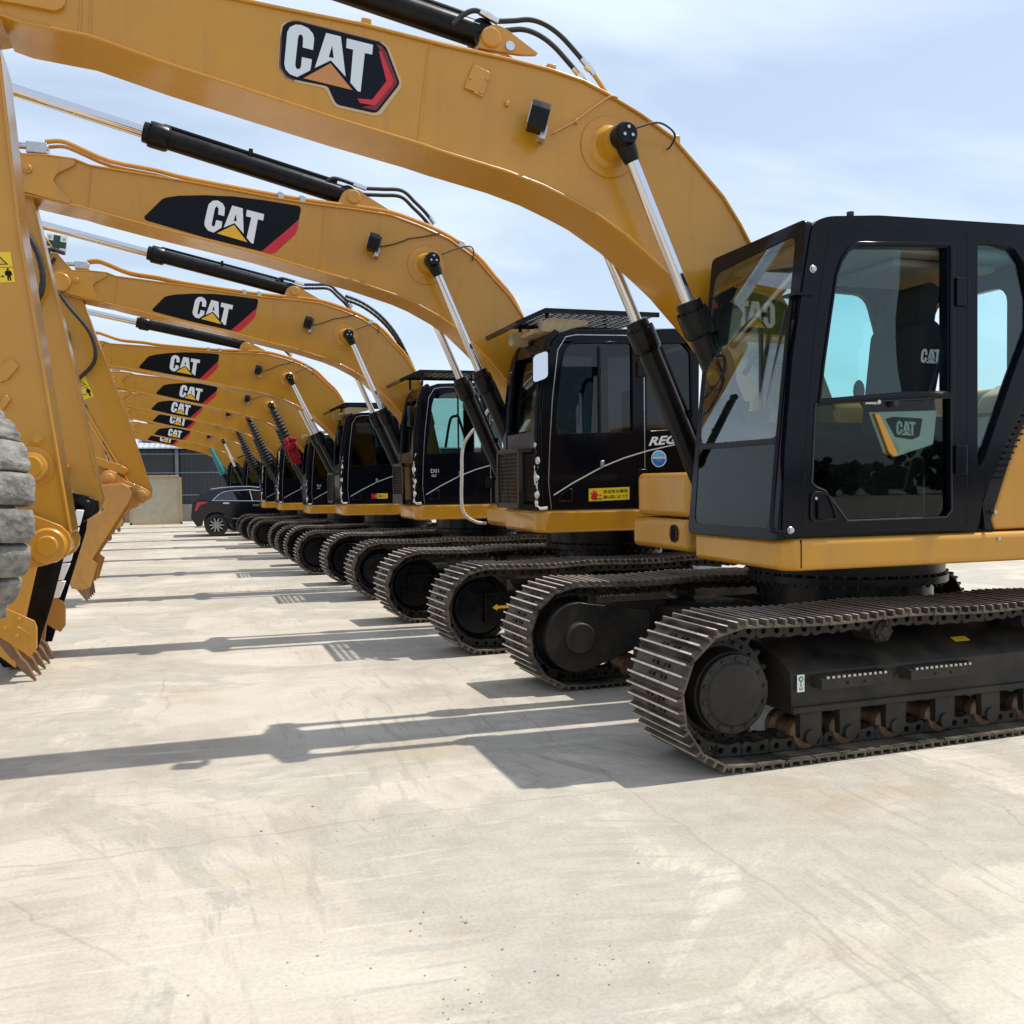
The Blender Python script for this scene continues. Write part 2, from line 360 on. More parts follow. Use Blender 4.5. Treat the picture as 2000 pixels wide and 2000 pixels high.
def undercarriage(root, front='sprocket', near='A', dx=0., rot=0.):
    before = set(root.children)
    tracks = [make_track(root, y, 'a') for y in (-1.13, 1.13)]
    for sgn, tr in zip((-1, 1), tracks):
        s = sgn; yo = s*1.13
        fb = MB()
        prof = [(s*1.32, .27), (s*1.32, .50), (s*1.27, .545), (s*1.0, .655), (s*.94, .655), (s*.94, .27)]
        fb.prismx(prof if s > 0 else prof[::-1], -1.36, 1.38)
        fb.box(-1.0, 1.0, s*.3, s*.95, .42, .62)
        fb.box(-1.36, 1.38, s*1.325 if s > 0 else s*1.34, s*1.34 if s > 0 else s*1.325, .27, .31)
        fr = fb.build('track_frame', 'frame_black', root, bevel=.012, key='tframe%d' % s)
        for x, z in ((-1.36+.46, 0), (0.25, 0)):
            hb = MB()
            x0 = -1.22 if x < 0 else -.58
            hb.box(x0, x0+.5, min(s*1.342, s*1.36), max(s*1.342, s*1.36), .435, .49)
            hb.box(x0-.05, x0+.5, min(s*1.40, s*1.41), max(s*1.40, s*1.41), .385, .45) if False else None
            hb.box(x0, x0+.46, min(s*1.44, s*1.43), max(s*1.44, s*1.43), .425, .485)
            hb.box(x0-.02, x0, min(s*1.34, s*1.44), max(s*1.34, s*1.44), .425, .485)
            hb.box(x0+.46, x0+.48, min(s*1.34, s*1.44), max(s*1.34, s*1.44), .425, .49)
            for k in range(12):
                hb.box(x0+.015+k*.037, x0+.035+k*.037, min(s*1.43, s*1.44), max(s*1.43, s*1.44), .485, .498, 1)
            for k in range(2): hb.cyl((x0+.16+k*.12, s*1.441, .452), (x0+.16+k*.12, s*1.443, .452), .009, 8, 2)
            hb.build('side_step', ['frame_black', 'steel', 'black_print'], fr, key='step%d%d' % (s, x < 0))
        for i, x in enumerate((-1.22, -.94, -.6, -.22, .15, .5, .85, 1.2)):
            rb = MB(); rb.lathe((x, s*.98, .13), (x, s*1.28, .13), [(0, .07), (.02, .1), (.07, .1), (.09, .075), (.2, .075), (.22, .1), (.27, .1), (.29, .085), (.3, .05)], 20, 0)
            rb.box(x-.075, x+.075, min(s*1.27, s*1.315), max(s*1.27, s*1.315), .12, .27, 1); rb.cyl((x, s*1.27, .125), (x, s*1.33, .125), .045, 16, 1)
            rb.build('track_roller', ['worn_steel', 'frame_black'], fr, key='roll%d%d' % (s, i))
        for i, x in enumerate((-.66, .55)):
            rb = MB(); rb.lathe((x, s*.95, .70), (x, s*1.3, .70), [(0, .04), (.1, .045), (.12, .075), (.3, .075), (.315, .06), (.33, .06), (.335, .045), (.35, .03)], 20)
            for k in range(5):
                a = 2*math.pi*k/5; rb.cyl((x+.05*math.cos(a), s*1.27, .7+.05*math.sin(a)), (x+.05*math.cos(a), s*1.292, .7+.05*math.sin(a)), .01, 8)
            rb.build('carrier_roller', 'frame_black', fr, key='carr%d%d' % (s, i))
        # the wheel the track turns on at either end
        for cx, kind in ((-1.75, front), (1.75, 'idler' if front == 'sprocket' else 'sprocket')):
            wb = MB()
            if kind == 'sprocket':
                wb.prism(toothed(cx, .425, .35, 21, .035), s*1.13-.03, s*1.13+.03)
                wb.lathe((cx, s*.9, .425), (cx, s*1.37, .425), [(0, .2), (.1, .27), (.2, .30), (.27, .29), (.28, .245), (.395, .235), (.4, .225), (.43, .225), (.436, .218), (.436, .185), (.45, .17), (.458, .12), (.458, .01)], 48)
                for k in range(14):
                    a = 2*math.pi*(k+.35)/14; p = (cx+.2*math.cos(a), .425+.2*math.sin(a))
                    wb.cyl((p[0], s*1.32, p[1]), (p[0], s*1.345, p[1]), .014, 6, 0)
                for k in range(26):
                    a = 2*math.pi*k/26; p = (cx+.275*math.cos(a), .425+.275*math.sin(a))
                    wb.cyl((p[0], s*1.16, p[1]), (p[0], s*1.19, p[1]), .011, 6, 0)
                # travel motor housing on the inner side
                tp = circ(cx, .425, .27, 20, 70, 290)+[(cx+.62, .34), (cx+.62, .6)]
                wb.prism(tp, s*.84-.04, s*.84+.04)
                wb.cyl((cx, s*.8-s*.06, .425), (cx, s*.84, .425), .12, 24, bev=.01)
                wb.build('sprocket', 'black_satin' if near != 'A' else 'frame_black', fr, key='spr%d%s%s' % (s, near == 'A', cx < 0), bevel=.004)
            else:
                wb.lathe((cx, s*1.02, .425), (cx, s*1.24, .425), [(0, .25), (.03, .27), (.04, .33), (.09, .34), (.13, .34), (.18, .33), (.19, .27), (.215, .25), (.22, .09), (.225, .01)], 40)
                wb.box(cx+.03, cx+.75, min(s*1.27, s*1.30), max(s*1.27, s*1.30), .27, .57)
                wb.box(cx-.1, cx+.75, min(s*.97, s*1.0), max(s*.97, s*1.0), .3, .55)
                wb.build('idler_wheel', 'black_satin', fr, key='idl%d%s' % (s, cx < 0), bevel=.006)
    for o_ in set(root.children)-before:
        L_ = Matrix.Translation((dx, 0, 0)) @ Matrix.Rotation(R(rot), 4, 'Z') @ Matrix.Translation(o_.location); o_.location = L_.to_translation(); o_.rotation_euler = (0, 0, R(rot))
    rg = MB()
    for sx in (-1, 1):
        for s in (-1, 1): rg.prismz([(sx*.25, 0), (sx*.55, 0), (sx*1.05, s*.95), (sx*.55, s*.95)], .43, .66)
    rg.cyl((0, 0, .35), (0, 0, .9), .62, 40)
    rg.cyl((0, 0, .88), (0, 0, .93), .72, 60)
    rg.cyl((0, 0, .95), (0, 0, 1.09), .70, 60)
    for k in range(48):
        a = 2*math.pi*k/48; x, y = .69*math.cos(a), .69*math.sin(a); rg.cyl((x, y, .86), (x, y, .955), .016, 6)
    rg.build('slewing_ring', 'black_satin', root, key='ring')
    return tracks

# ------------------------------------------------------------------ cylinders
def hyd(root, name, p0, p1, exit_t, rb, rr, bellow=None, cap=True, capside=-1):
    "barrel from foot p0 towards p1, rod from the gland to p1"
    p0, p1 = Vector(p0), Vector(p1); L = (p1-p0).length; d = (p1-p0)/L; e = L*exit_t
    mb = MB()
    hl = .22 if rb > .06 else .16
    mb.lathe(p0, p1, [(-.03, rb*.5), (0, rb*.95), (.03, rb), (e-hl-.03, rb), (e-hl-.025, rb*1.12), (e-hl, rb*1.28), (e-.075, rb*1.3), (e-.07, rb*1.05), (e-.005, rb*1.02), (e, rb*.96)], 28)
    for k in range(14):
        a = 2*math.pi*k/14; o = d.orthogonal().normalized(); u = d.cross(o); c = p0+d*(e-.075)+(o*math.cos(a)+u*math.sin(a))*rb*1.17
        mb.cyl(c, c+d*.02, rb*.09, 6)
    up = d.cross(Vector((0, 1, 0))).normalized()
    if up.z < 0: up = -up
    q = p0+up*rb*1.25
    mb.tube([q+d*.12, q+d*(e-hl-.06), q+d*(e-hl+.05)-up*.0], rb*.2, 8)
    mb.box(-.02, .02, -rb*.5, rb*.5, -rb*.3, rb*.35, 0, Matrix.Translation(q+d*(e*.5)))
    mb.cyl(p0+Vector((0, -rb*.9, 0)), p0+Vector((0, rb*.9, 0)), rb*.95, 24)
    cy = mb.build(name, 'black_satin', root)
    if bellow:
        rd = MB(); pr = []; a0, a1 = e-.02, L-.1; n = 32
        for k in range(n):
            t = a0+(a1-a0)*k/(n-1); w = rb*(2.15-.95*k/n); pr.append((t, w if k % 2 else w*.68))
        rd.lathe(p0, p1, pr, 20); rd.build('bellows', bellow, cy, sharp=60)
    rd = MB(); rd.cyl(p0+d*(e-.05), p1, rr, 24); rd.build('rod', 'chrome', cy)
    if cap:
        cp = MB(); y = capside
        cp.lathe(p1+Vector((0, -y*.07, 0)), p1+Vector((0, y*.09, 0)), [(0, rr*1.5), (.01, rr*1.8), (.13, rr*1.8), (.14, rr*1.55), (.155, rr*1.55), (.16, rr*1.45)], 28)
        cp.lathe(p1-d*.17, p1, [(0, rr*1.1), (.06, rr*1.4), (.12, rr*1.5)], 20)
        for k in range(3):
            a = R(90+120*k); c = p1+Vector((math.cos(a)*rr*.75, y*.088, math.sin(a)*rr*.75)); cp.cyl(c, c+Vector((0, y*.014, 0)), .011, 8, 1)
        cp.build('pin_cap', ['black_satin', 'steel'], cy)
    return cy

# ------------------------------------------------------------------ boom, stick
def boom(root, top, bot, nose, foot, yh, ribs, key, boss, pin):
    "top/bot: near-face edges from nose to foot"
    mb = MB(); out = [p for p in nose]+bot+foot+top[::-1]
    mb.prism(out, -yh+.012, yh-.012)
    mb.strip(bot, -yh-.008, yh+.008, -.014, .004)
    mb.strip(top, -yh-.008, yh+.008, -.004, .014)
    for a, b in ribs: 
        d = (Vector(b)-Vector(a)).normalized(); n = Vector((-d.y, d.x))*.006
        mb.prism([(a[0]-n.x, a[1]-n.y), (b[0]-n.x, b[1]-n.y), (b[0]+n.x, b[1]+n.y), (a[0]+n.x, a[1]+n.y)], -yh+.004, -yh+.02)
        mb.prism([(a[0]-n.x, a[1]-n.y), (b[0]-n.x, b[1]-n.y), (b[0]+n.x, b[1]+n.y), (a[0]+n.x, a[1]+n.y)], yh-.02, yh-.004)
    b = mb.build('boom', 'yellow', root, bevel=.005, key='boom'+key)
    for s in (-1, 1):
        bs = MB(); bs.lathe((pin[0], s*(yh-.02), pin[1]), (pin[0], s*(yh+.2), pin[1]), [(0, .2), (.018, .2), (.022, .196), (.024, .14), (.05, .11), (.1, .095), (.16, .09)], 40)
        bs.build('pin_boss', 'yellow', b, key='boss%s%d' % (key, s))
    return b
def lamp(parent, x, y, z, key):
    mb = MB(); m = Matrix.Translation((x, y, z)) @ Matrix.Rotation(R(16), 4, 'Y') @ Matrix.Rotation(R(-14), 4, 'Z') @ Matrix.Scale(1.25, 4)
    mb.prismx([(-.045, -.065), (.045, -.065), (.055, .03), (.03, .075), (-.03, .075), (-.055, .03)], -.045, .05); k = len(mb.v)
    mb.v = [tuple(m @ Vector(v)) for v in mb.v]
    a = MB(); a.prismx([(-.034, -.052), (.034, -.052), (.042, .025), (.024, .06), (-.024, .06), (-.042, .025)], -.049, -.043); a.v = [tuple(m @ Vector(v)) for v in a.v]
    br = MB(); br.box(.03, .06, -.01, .06, -.1, -.03, 0, m); br.box(.02, .05, .03, .09, -.1, -.085, 0, m)
    o = mb.build('boom_lamp', 'black_satin', parent, bevel=.006, key='lampb'+key)
    a.build('lens', 'lens', o, key='lampl'+key); br.build('bracket', 'steel', o, key='lampk'+key)
    return o

# ================================================================== machine 1: angular cab, close to the camera
X1, Y1 = 4.67, 5.99
m1 = empty('excavator', (X1, Y1, 0))
tag(m1, 'nearest yellow excavator with a square clear-glass black cab', 'excavator', 'yellow excavators parked in a row')
undercarriage(m1, 'sprocket', 'A', -.1, 1.5)
def t1(pts, Y, off=(0, 0), sc=1.): return trace(pts, Y, X1, off, sc)
# hook sticker and small plates on the near track frame
tf = [o for o in m1.children if o.name.startswith('track_frame')][0]
mb = MB(); mb.box(-1.335, -1.285, -1.3425, -1.341, .40, .50, 0); mb.prism(circ(-1.31, .475, .016, 14), -1.3445, -1.343, 1)
mb.prism(circ(-1.31, .475, .008, 10), -1.3455, -1.345, 0)
mb.box(-1.313, -1.307, -1.3445, -1.343, .43, .46, 1); mb.prism(circ(-1.31, .422, .012, 12, 150, 390)+circ(-1.31, .422, .006, 12, 390, 150), -1.3445, -1.343, 1)
mb.build('hook_sticker', ['white_print', 'green_print'], tf)
mb = MB(); mb.plate((-.02, -1.2, .583), (1, 0, 0), (0, .927, .375), rrect(0, .12, 0, .05, .008), (), .003); mb.build('yellow_plate', 'label_yellow', tf)

# upper frame: yellow skirt
CF, CR, CN, CB = 3.17-X1, 3.32, -1.41, -.36
sk = MB()
sk.prismz([(CF, -.38), (CF, -1.33), (CF+.09, CN), (3.0, CN), (3.0, -.38)], 1.10, 1.285)
uf = sk.build('upper_frame', 'yellow', m1, bevel=.035, seg=3)
mb = MB(); mb.box(CF+.105, CF+.11, CN-.0012, CN+.01, 1.12, 1.28); mb.build('panel_seam', 'black_print', uf)
mb = MB()
for p in t1([(1952, 1052), (1945, 1000)], 4.57): mb.cyl((p[0], CN-.01, p[1]), (p[0], CN+.02, p[1]), .012, 10)
mb.build('bolt', 'steel', uf)
mb = MB(); mb.prismz([(3.60-X1, .42), (3.58-X1, .50), (3.58-X1, 1.30), (3.66-X1, 1.36), (5.4-X1, 1.36), (5.4-X1, .42)], 1.34, 1.69)
mb.build('tool_box', 'yellow', uf, bevel=.06, seg=4)
mb = MB(); mb.prismz([(3.55-X1, .42), (3.55-X1, 1.33), (3.62-X1, 1.38), (7.0-X1, 1.38), (7.0-X1, .42)], 1.08, 1.325)
mb.build('side_box', 'yellow', uf, bevel=.05, seg=3)
mb = MB(); mb.prismx(rrect(.53, .66, 1.145, 1.285, .06), 3.54-X1, 3.55-X1-.0); 
for k in range(4): mb.box(3.535-X1, 3.54-X1, .565, .635, 1.175+k*.025, 1.18+k*.025)
for k in range(3): mb.box(3.534-X1, 3.54-X1, .58+k*.02, .583+k*.02, 1.16, 1.27)
mb.build('vent_grille', 'black_satin', uf)
mb = MB(); mb.box(4.9-X1+.0, 7.3-X1, .45, 1.38, 1.33, 2.28); mb.build('engine_hood', 'yellow', uf, bevel=.08, seg=3)
mb = MB(); mb.box(5.35-X1, 7.3-X1, -1.3, .44, 1.29, 2.25); mb.build('rear_housing', 'yellow', uf, bevel=.05)
mb = MB(); mb.prismz([(7.31-X1, -1.38), (7.9-X1, -1.1), (8.05-X1, 0), (7.9-X1, 1.1), (7.31-X1, 1.38)], 1.1, 2.2); mb.build('counterweight', 'black_satin', uf, bevel=.06)
# near rear door panel, seen at the frame's right edge
pn = t1([(1943, 1035), (1936, 1015), (1985, 860), (2030, 760), (2060, 740), (2200, 738), (2200, 1022)], 4.62)
mb = MB(); mb.prism(pn, -1.37, -.9); mb.build('side_door_panel', 'yellow', uf, bevel=.02, seg=3)
lv = t1([(1925, 1033), (1920, 985), (1990, 775), (2075, 560), (2075, 740), (2030, 760), (1985, 860), (1936, 1015), (1943, 1035)], 4.60)
mb = MB(); mb.prism(lv, -1.385, -1.335)
for k in range(13):
    p = t1([(1939+k*6.1, 935-k*12.2)], 4.59)[0]; mb.box(p[0], p[0]+.075, -1.397, -1.38, p[1], p[1]+.013, 1)
mb.build('louvre_panel', ['black_satin', 'black_paint'], uf)

# ---- cab
cab = MB(); NS = -1.40; FS = -.36
q3 = (1300, 350); s3 = 2.414
side = t1([(690, 203), (760, 176), (1000, 172), (1900, 230), (1900, 560), (1730, 860), (1560, 1350), (1490, 1500), (1470, 1655), (640, 1667), (545, 1700), (556, 1300), (600, 800), (655, 420)], 4.60, q3, s3)
side = soften(side, .05, 3)
doorwin = t1([(285, 1650), (320, 1330), (380, 900), (430, 560), (475, 430), (540, 330), (620, 288), (1420, 298), (1420, 1580), (1040, 1587)], 4.60, (1540, 420), 4.6)
doorlow = t1([(700, 1062), (1340, 1030), (1342, 1560), (1318, 1592), (850, 1610), (800, 1540), (745, 1468), (705, 1452), (684, 1430)], 4.60, q3, s3)
rearq = t1([(1465, 300), (1560, 305), (1640, 330), (1680, 390), (1715, 560), (1715, 700), (1620, 960), (1500, 1310), (1482, 1345), (1465, 1350)], 4.60, q3, s3)
cab.prism(side, NS, NS+.07, 0, [doorwin, doorlow, rearq])
cb = cab.build('cab', 'black_paint', m1)
# far side with its big window, the windscreen frame, roof, floor, rear
def lean(z): return -1.286-.195*(1.285-z)/1.8*-1 if False else (3.189+(z-1.284)*.1083)-X1
fs = MB()
zt, zb = 3.10, 1.285
fs.prism([(lean(zb), zb), (5.0-X1, zb), (5.1-X1, zt), (lean(zt)+.02, zt)], FS-.05, FS, 0,
         [soften([(lean(1.75)+.10, 2.02), (4.62-X1, 2.02), (4.66-X1, 2.6), (4.56-X1, 2.92), (lean(2.9)+.12, 2.95)], .1), rrect(4.76-X1, 4.99-X1, 2.15, 2.8, .06)])
fs.build('far_side_frame', 'black_satin', cb)
# windscreen frame in the leaning front plane: u along y, v up the lean
ev = Vector((.1083, 0, 1)); H = zt-zb
o = Vector((lean(zb)-.005, 0, zb))
def zf(z): return z-zb
fr = MB()
outer = soften([(NS+.01, zf(1.27)), (FS, zf(1.27)), (FS, zf(zt)), (NS+.01, zf(zt))], .05)
h1 = soften([(NS+.10, zf(1.862)), (FS-.05, zf(1.862)), (FS-.055, zf(2.99)), (NS+.10, zf(3.03))], .07)
h2 = soften([(NS+.10, zf(1.34)), (FS-.08, zf(1.34)), (FS-.05, zf(1.845)), (NS+.10, zf(1.845))], .06)
fr.plate(o, (0, 1, 0), ev, outer, [h1, h2], .05)
fr.build('windscreen_frame', 'black_paint', cb, bevel=.01)
g = MB(); g.plate(o+Vector((-.042, 0, 0)), (0, 1, 0), ev, h1, (), .004); g.build('windscreen', 'glass_front', cb)
g = MB(); g.plate(o+Vector((-.042, 0, 0)), (0, 1, 0), ev, h2, (), .004); g.build('lower_windscreen', 'glass_tint', cb)
g = MB(); a = h1; g.plate(o+Vector((-.035, 0, 0)), (0, 1, 0), ev, [(NS+.1, zf(1.83)), (FS-.06, zf(1.83)), (FS-.06, zf(1.855)), (NS+.1, zf(1.855))], (), .02); g.build('windscreen_bar', 'black_satin', cb)
rf = MB(); rf.prism(soften([(lean(3.03)-.01, 3.04), (lean(3.08)+.06, 3.118), (5.2-X1, 3.158), (5.2-X1, 3.04)], .03), NS+.072, FS+.01); rf.build('roof', 'black_paint', cb, bevel=.03, seg=3)
mb = MB(); mb.cyl((3.86-X1, -1.1, 3.14), (3.86-X1, -1.1, 3.26), .022, 12); mb.cyl((3.86-X1, -1.1, 3.19), (3.86-X1, -1.1, 3.21), .03, 12); mb.build('aerial', 'rubber', cb)
mb = MB(); mb.box(lean(zb)+.02, 5.0-X1, NS+.075, FS-.06, 1.285, 1.33); mb.box(4.98-X1, 5.03-X1, NS+.075, FS-.06, 1.3, 1.98); mb.build('floor', 'cab_trim', cb)
mb = MB(); mb.box(lean(3.0)+.08, 5.0-X1, NS+.08, FS-.06, 2.98, 3.04); mb.box(4.1-X1, 4.9-X1, NS+.2, FS-.2, 2.93, 2.98); mb.build('headliner', 'cab_grey', cb, bevel=.02)
rp = MB(); rp.prismx([(NS+.07, 1.9), (FS-.05, 1.9), (FS-.05, 3.05), (NS+.07, 3.05)], 4.99-X1, 5.04-X1, 0, [rrect(NS+.2, FS-.16, 2.05, 2.85, .1)]); rp.build('rear_frame', 'black_satin', cb)
# panes
gl = MB(); W = t1([(285, 1650), (320, 1330), (380, 900), (430, 560), (475, 430), (540, 330), (620, 288), (1035, 292), (1018, 620), (985, 900), (985, 1150), (1005, 1400), (1040, 1587)], 4.60, (1540, 420), 4.6)
gl.prism(W, NS+.03, NS+.035); gl.build('sliding_pane', 'glass_clear', cb)
gl = MB(); gl.prism(doorlow, NS+.03, NS+.035); dl = gl.build('lower_door_pane', 'glass_low', cb)
gl = MB(); gl.prism(rearq, NS+.03, NS+.035); gl.build('rear_pane', 'glass_clear', cb)
gl = MB(); gl.prism([(lean(1.75)+.08, 1.7), (4.70-X1, 1.7), (4.70-X1, 2.97), (lean(2.9)+.1, 2.97)], FS-.03, FS-.026); gl.build('far_pane', 'glass_clear', cb)
# door edge beads
def bead(name, pts, r, mat, par, closed=True, off=.0):
    P = [(x, NS-off, z) for x, z in pts]; P = P+[P[0]] if closed else P
    b = MB(); b.tube(P, r, 6); return b.build(name, mat, par)
dr = t1([(640, 1660), (655, 1250), (700, 700), (770, 240), (790, 232), (1415, 255), (1415, 1630)], 4.60, q3, s3)
mb = MB(); P = [(x, z) for x, z in dr]
for a, b in zip(P, P[1:]+P[:1]):
    d = (Vector(b)-Vector(a)).normalized(); n = Vector((-d.y, d.x))*.0035
    mb.prism([(a[0]-n.x, a[1]-n.y), (b[0]-n.x, b[1]-n.y), (b[0]+n.x, b[1]+n.y), (a[0]+n.x, a[1]+n.y)], NS-.0012, NS+.01)
mb.build('door_gap', 'black_print', cb)
big = [Vector(p) for p in doorwin]; c0 = sum(big, Vector((0, 0)))/len(big)
ringo = [(c0+(p-c0)*1.075) for p in big]; ringi = [(c0+(p-c0)*1.02) for p in big]
mb = MB(); mb.prism([tuple(p) for p in ringo], NS-.012, NS+.01, 0, [[tuple(p) for p in ringi]]); mb.build('window_frame', 'black_paint', cb, bevel=.005)
mb = MB(); mb.tube([(x, NS-.002, z) for x, z in doorlow+doorlow[:1]], .006, 6); mb.build('pane_seal', 'rubber', cb)
for yy in ((1365, 465, 1430, 600), (1362, 1255, 1422, 1390)):
    p = t1([(yy[0], yy[1]), (yy[2], yy[3])], 4.58, q3, s3); mb = MB()
    mb.box(p[0][0], p[1][0]-.03, NS-.028, NS+.01, p[1][1], p[0][1]); mb.cyl((p[1][0]-.018, NS-.015, p[1][1]), (p[1][0]-.018, NS-.015, p[0][1]), .013, 12)
    mb.build('door_hinge', 'black_paint', cb, bevel=.005)
ho = t1([(675, 1475), (745, 1470), (765, 1490), (805, 1590), (800, 1612), (690, 1618), (672, 1600)], 4.60, q3, s3); ho = soften(ho, .03)
hi = [(sum(p[0] for p in ho)/len(ho)+(x-sum(p[0] for p in ho)/len(ho))*.8, sum(p[1] for p in ho)/len(ho)+(z-sum(p[1] for p in ho)/len(ho))*.82) for x, z in ho]
mb = MB(); mb.prism(ho, NS-.012, NS+.002, 0, [hi]); mb.prism(hi, NS-.002, NS, 1)
p = t1([(705, 1515), (740, 1600)], 4.6, q3, s3); mb.box(p[0][0], p[1][0], NS-.02, NS-.001, p[1][1], p[0][1], 2); mb.cyl((p[0][0]-.01, NS-.016, p[0][1]+.012), (p[0][0]-.01, NS-.01, p[0][1]+.012), .009, 10, 3)
mb.build('door_handle', ['black_satin', 'black_print', 'black_paint', 'steel'], cb, bevel=.003)
p = t1([(935, 1055), (1010, 1052), (1080, 1055)], 4.6, q3, s3)
mb = MB(); mb.box(p[0][0], p[1][0]-.02, NS-.004, NS+.03, p[0][1]-.008, p[0][1]+.01); mb.cyl((p[1][0]-.02, NS+.02, p[1][1]), (p[1][0]-.02, NS-.012, p[1][1]), .014, 12); mb.build('window_latch', 'steel', cb, bevel=.003)
mb = MB(); mb.lathe((p[2][0], NS+.035, p[2][1]), (p[2][0], NS-.01, p[2][1]), [(0, .022), (.03, .024), (.04, .02), (.041, .012)], 20); mb.build('glass_stop', 'rubber', cb)
# pillar fittings
mb = MB()
for x, y in ((690, 425), (585, 1655)):
    p = t1([(x, y)], 4.6, q3, s3)[0]; mb.lathe((p[0], NS+.01, p[1]), (p[0], NS-.02, p[1]), [(0, .022), (.01, .022), (.015, .017), (.022, .016), (.026, .008)], 14)
mb.build('pillar_bolt', 'steel', cb)
# grab rail down the front edge of the cab
hb = MB(); P = [Vector(v) for v in [(lean(2.66)-.01, NS+.05, 2.66), (lean(2.66)-.07, NS+.05, 2.66), (lean(2.6)-.08, NS+.05, 2.6), (lean(1.9)-.085, NS+.05, 1.9), (lean(1.4)-.085, NS+.04, 1.4), (lean(1.33)-.07, NS+.02, 1.335), (lean(1.32)-.01, NS-.01, 1.325)]]
hb.tube(curve(P, 6), .014, 10); hb.box(lean(2.66)-.11, lean(2.66)+.02, NS-.02, NS+.1, 2.665, 2.68); hb.build('grab_rail', 'black_paint', cb)
# lift rod's reflection built as a slanting steel cylinder; grab handle behind the windscreen
mb = MB(); mb.cyl((lean(2.9)+.1, NS+.16, 2.93), (lean(2.5)+.1, FS-.1, 2.52), .028, 16); mb.build('rod_reflection', 'steel', cb)
mb = MB(); mb.tube(curve([(lean(2.4)+.03, FS-.13, 2.43), (lean(2.4)+.0, FS-.22, 2.45), (lean(2.3)+.02, FS-.27, 2.3), (lean(2.2)+.02, FS-.2, 2.18), (lean(2.2)+.02, FS-.1, 2.2)], 6), .022, 10); mb.build('grab_handle', 'rubber', cb)
mb = MB(); mb.tube([(lean(1.9)-.03, NS+.3, 1.93), (lean(2.3)-.02, NS+.13, 2.6)], .01, 8); mb.box(lean(2.0)-.035, lean(2.0)-.015, NS+.32, NS+.34, 1.9, 2.5); mb.build('wiper', 'rubber', cb)
# interior
st = MB(); sx = 4.33-X1; sy = -.93
st.prism(soften([(sx-.06, 1.95), (sx+.08, 2.0), (sx+.2, 2.52), (sx+.12, 2.62), (sx+.02, 2.6), (sx-.03, 2.2)], .05), sy-.24, sy+.24)
st.build('seat', 'seat_cloth', cb, bevel=.06, seg=3)
se = [c for c in cb.children if c.name.startswith('seat')][0]
mb = MB(); mb.prism(soften([(sx-.02+.08, 2.58), (sx+.18, 2.6), (sx+.24, 2.84), (sx+.16, 2.88), (sx+.08, 2.84)], .04), sy-.15, sy+.15); mb.build('headrest', 'seat_cloth', cb, bevel=.05, seg=3)
mb = MB(); mb.box(sx-.52, sx+.05, sy-.25, sy+.25, 1.78, 1.93); mb.box(sx-.4, sx+.1, sy-.2, sy+.2, 1.33, 1.78); mb.build('seat_base', 'seat_cloth', cb, bevel=.05)
mb = MB(); 
for s in (-1, 1):
    mb.box(sx-.45, sx+.1, sy+s*.31-.06, sy+s*.31+.06, 1.88, 2.0); 
    mb.tube([(sx-.42, sy+s*.31, 1.98), (sx-.5, sy+s*.31, 2.1)], .02, 8); mb.blob((sx-.52, sy+s*.31, 2.15), (.035, .035, .07))
mb.build('armrest_console', 'cab_trim', cb, bevel=.02)
mb = MB(); mb.tube(curve([(3.62-X1, -.75, 1.33), (3.62-X1, -.75, 1.9), (3.66-X1, -.75, 2.3), (3.6-X1, -.72, 2.4)], 5), .016, 8); mb.tube(curve([(3.40-X1+.1, FS-.12, 2.33), (3.62-X1, FS-.14, 2.48), (3.9-X1, FS-.14, 2.56), (4.02-X1, FS-.14, 2.5), (4.04-X1, FS-.14, 2.0)], 6), .018, 8)
mb.tube(curve([(3.66-X1, FS-.14, 2.48), (3.78-X1, FS-.14, 2.36), (3.82-X1, FS-.14, 2.25), (3.82-X1, FS-.14, 1.8)], 6), .018, 8); mb.build('inner_rail', 'cab_trim', cb)
mb = MB(); mb.box(3.38-X1, 3.6-X1, FS-.38, FS-.1, 1.33, 1.8); mb.box(3.5-X1, 3.54-X1, FS-.36, FS-.12, 1.88, 2.08); mb.tube([(3.5-X1, FS-.2, 1.78), (3.52-X1, FS-.2, 1.95)], .015, 8)
for yy in (-1.05, -.85): mb.tube([(3.55-X1, yy, 1.33), (3.45-X1, yy, 1.62)], .015, 8); mb.box(3.42-X1, 3.6-X1, yy-.05, yy+.05, 1.36, 1.4)
mb.build('pedals_and_monitor', 'cab_trim', cb, bevel=.008)
mb = MB(); mb.tube([(4.2-X1, NS+.1, 1.95), (4.05-X1, NS+.12, 1.35)], .012, 8); mb.tube([(4.4-X1, NS+.14, 2.35), (4.25-X1, NS+.16, 1.95)], .012, 8); mb.build('seat_belt', 'rubber', cb)
# pale plate with a decal and a yellow bar, set behind the lower door glass
YD = 4.64
def td(pts): return t1(pts, YD, q3, s3)
dp = MB(); dp.prism(td([(965, 1098), (1280, 1090), (1262, 1250), (1080, 1310), (1035, 1290)]), YD-Y1, YD-Y1+.02); dpo = dp.build('pale_plate', 'white_print', cb, bevel=.004)
dp = MB(); dp.prism(td([(1035, 1130), (1075, 1120), (1210, 1128), (1196, 1212), (1160, 1228), (1082, 1216)]), YD-Y1-.002, YD-Y1); a_ = td([(1086, 1205)])[0]; cat_letters(dp, 0, (a_[0], YD-Y1-.0025, a_[1]), (1, 0, -.04), (0, 0, 1), .085, 1, 1); dp.build('cover_emblem', ['black_print', 'silver_print'], dpo)
dp = MB(); dp.prism(td([(972, 1108), (992, 1108), (1080, 1300), (1060, 1306), (1040, 1290)]), YD-Y1-.03, YD-Y1); dp.build('yellow_bar', 'yellow', cb)
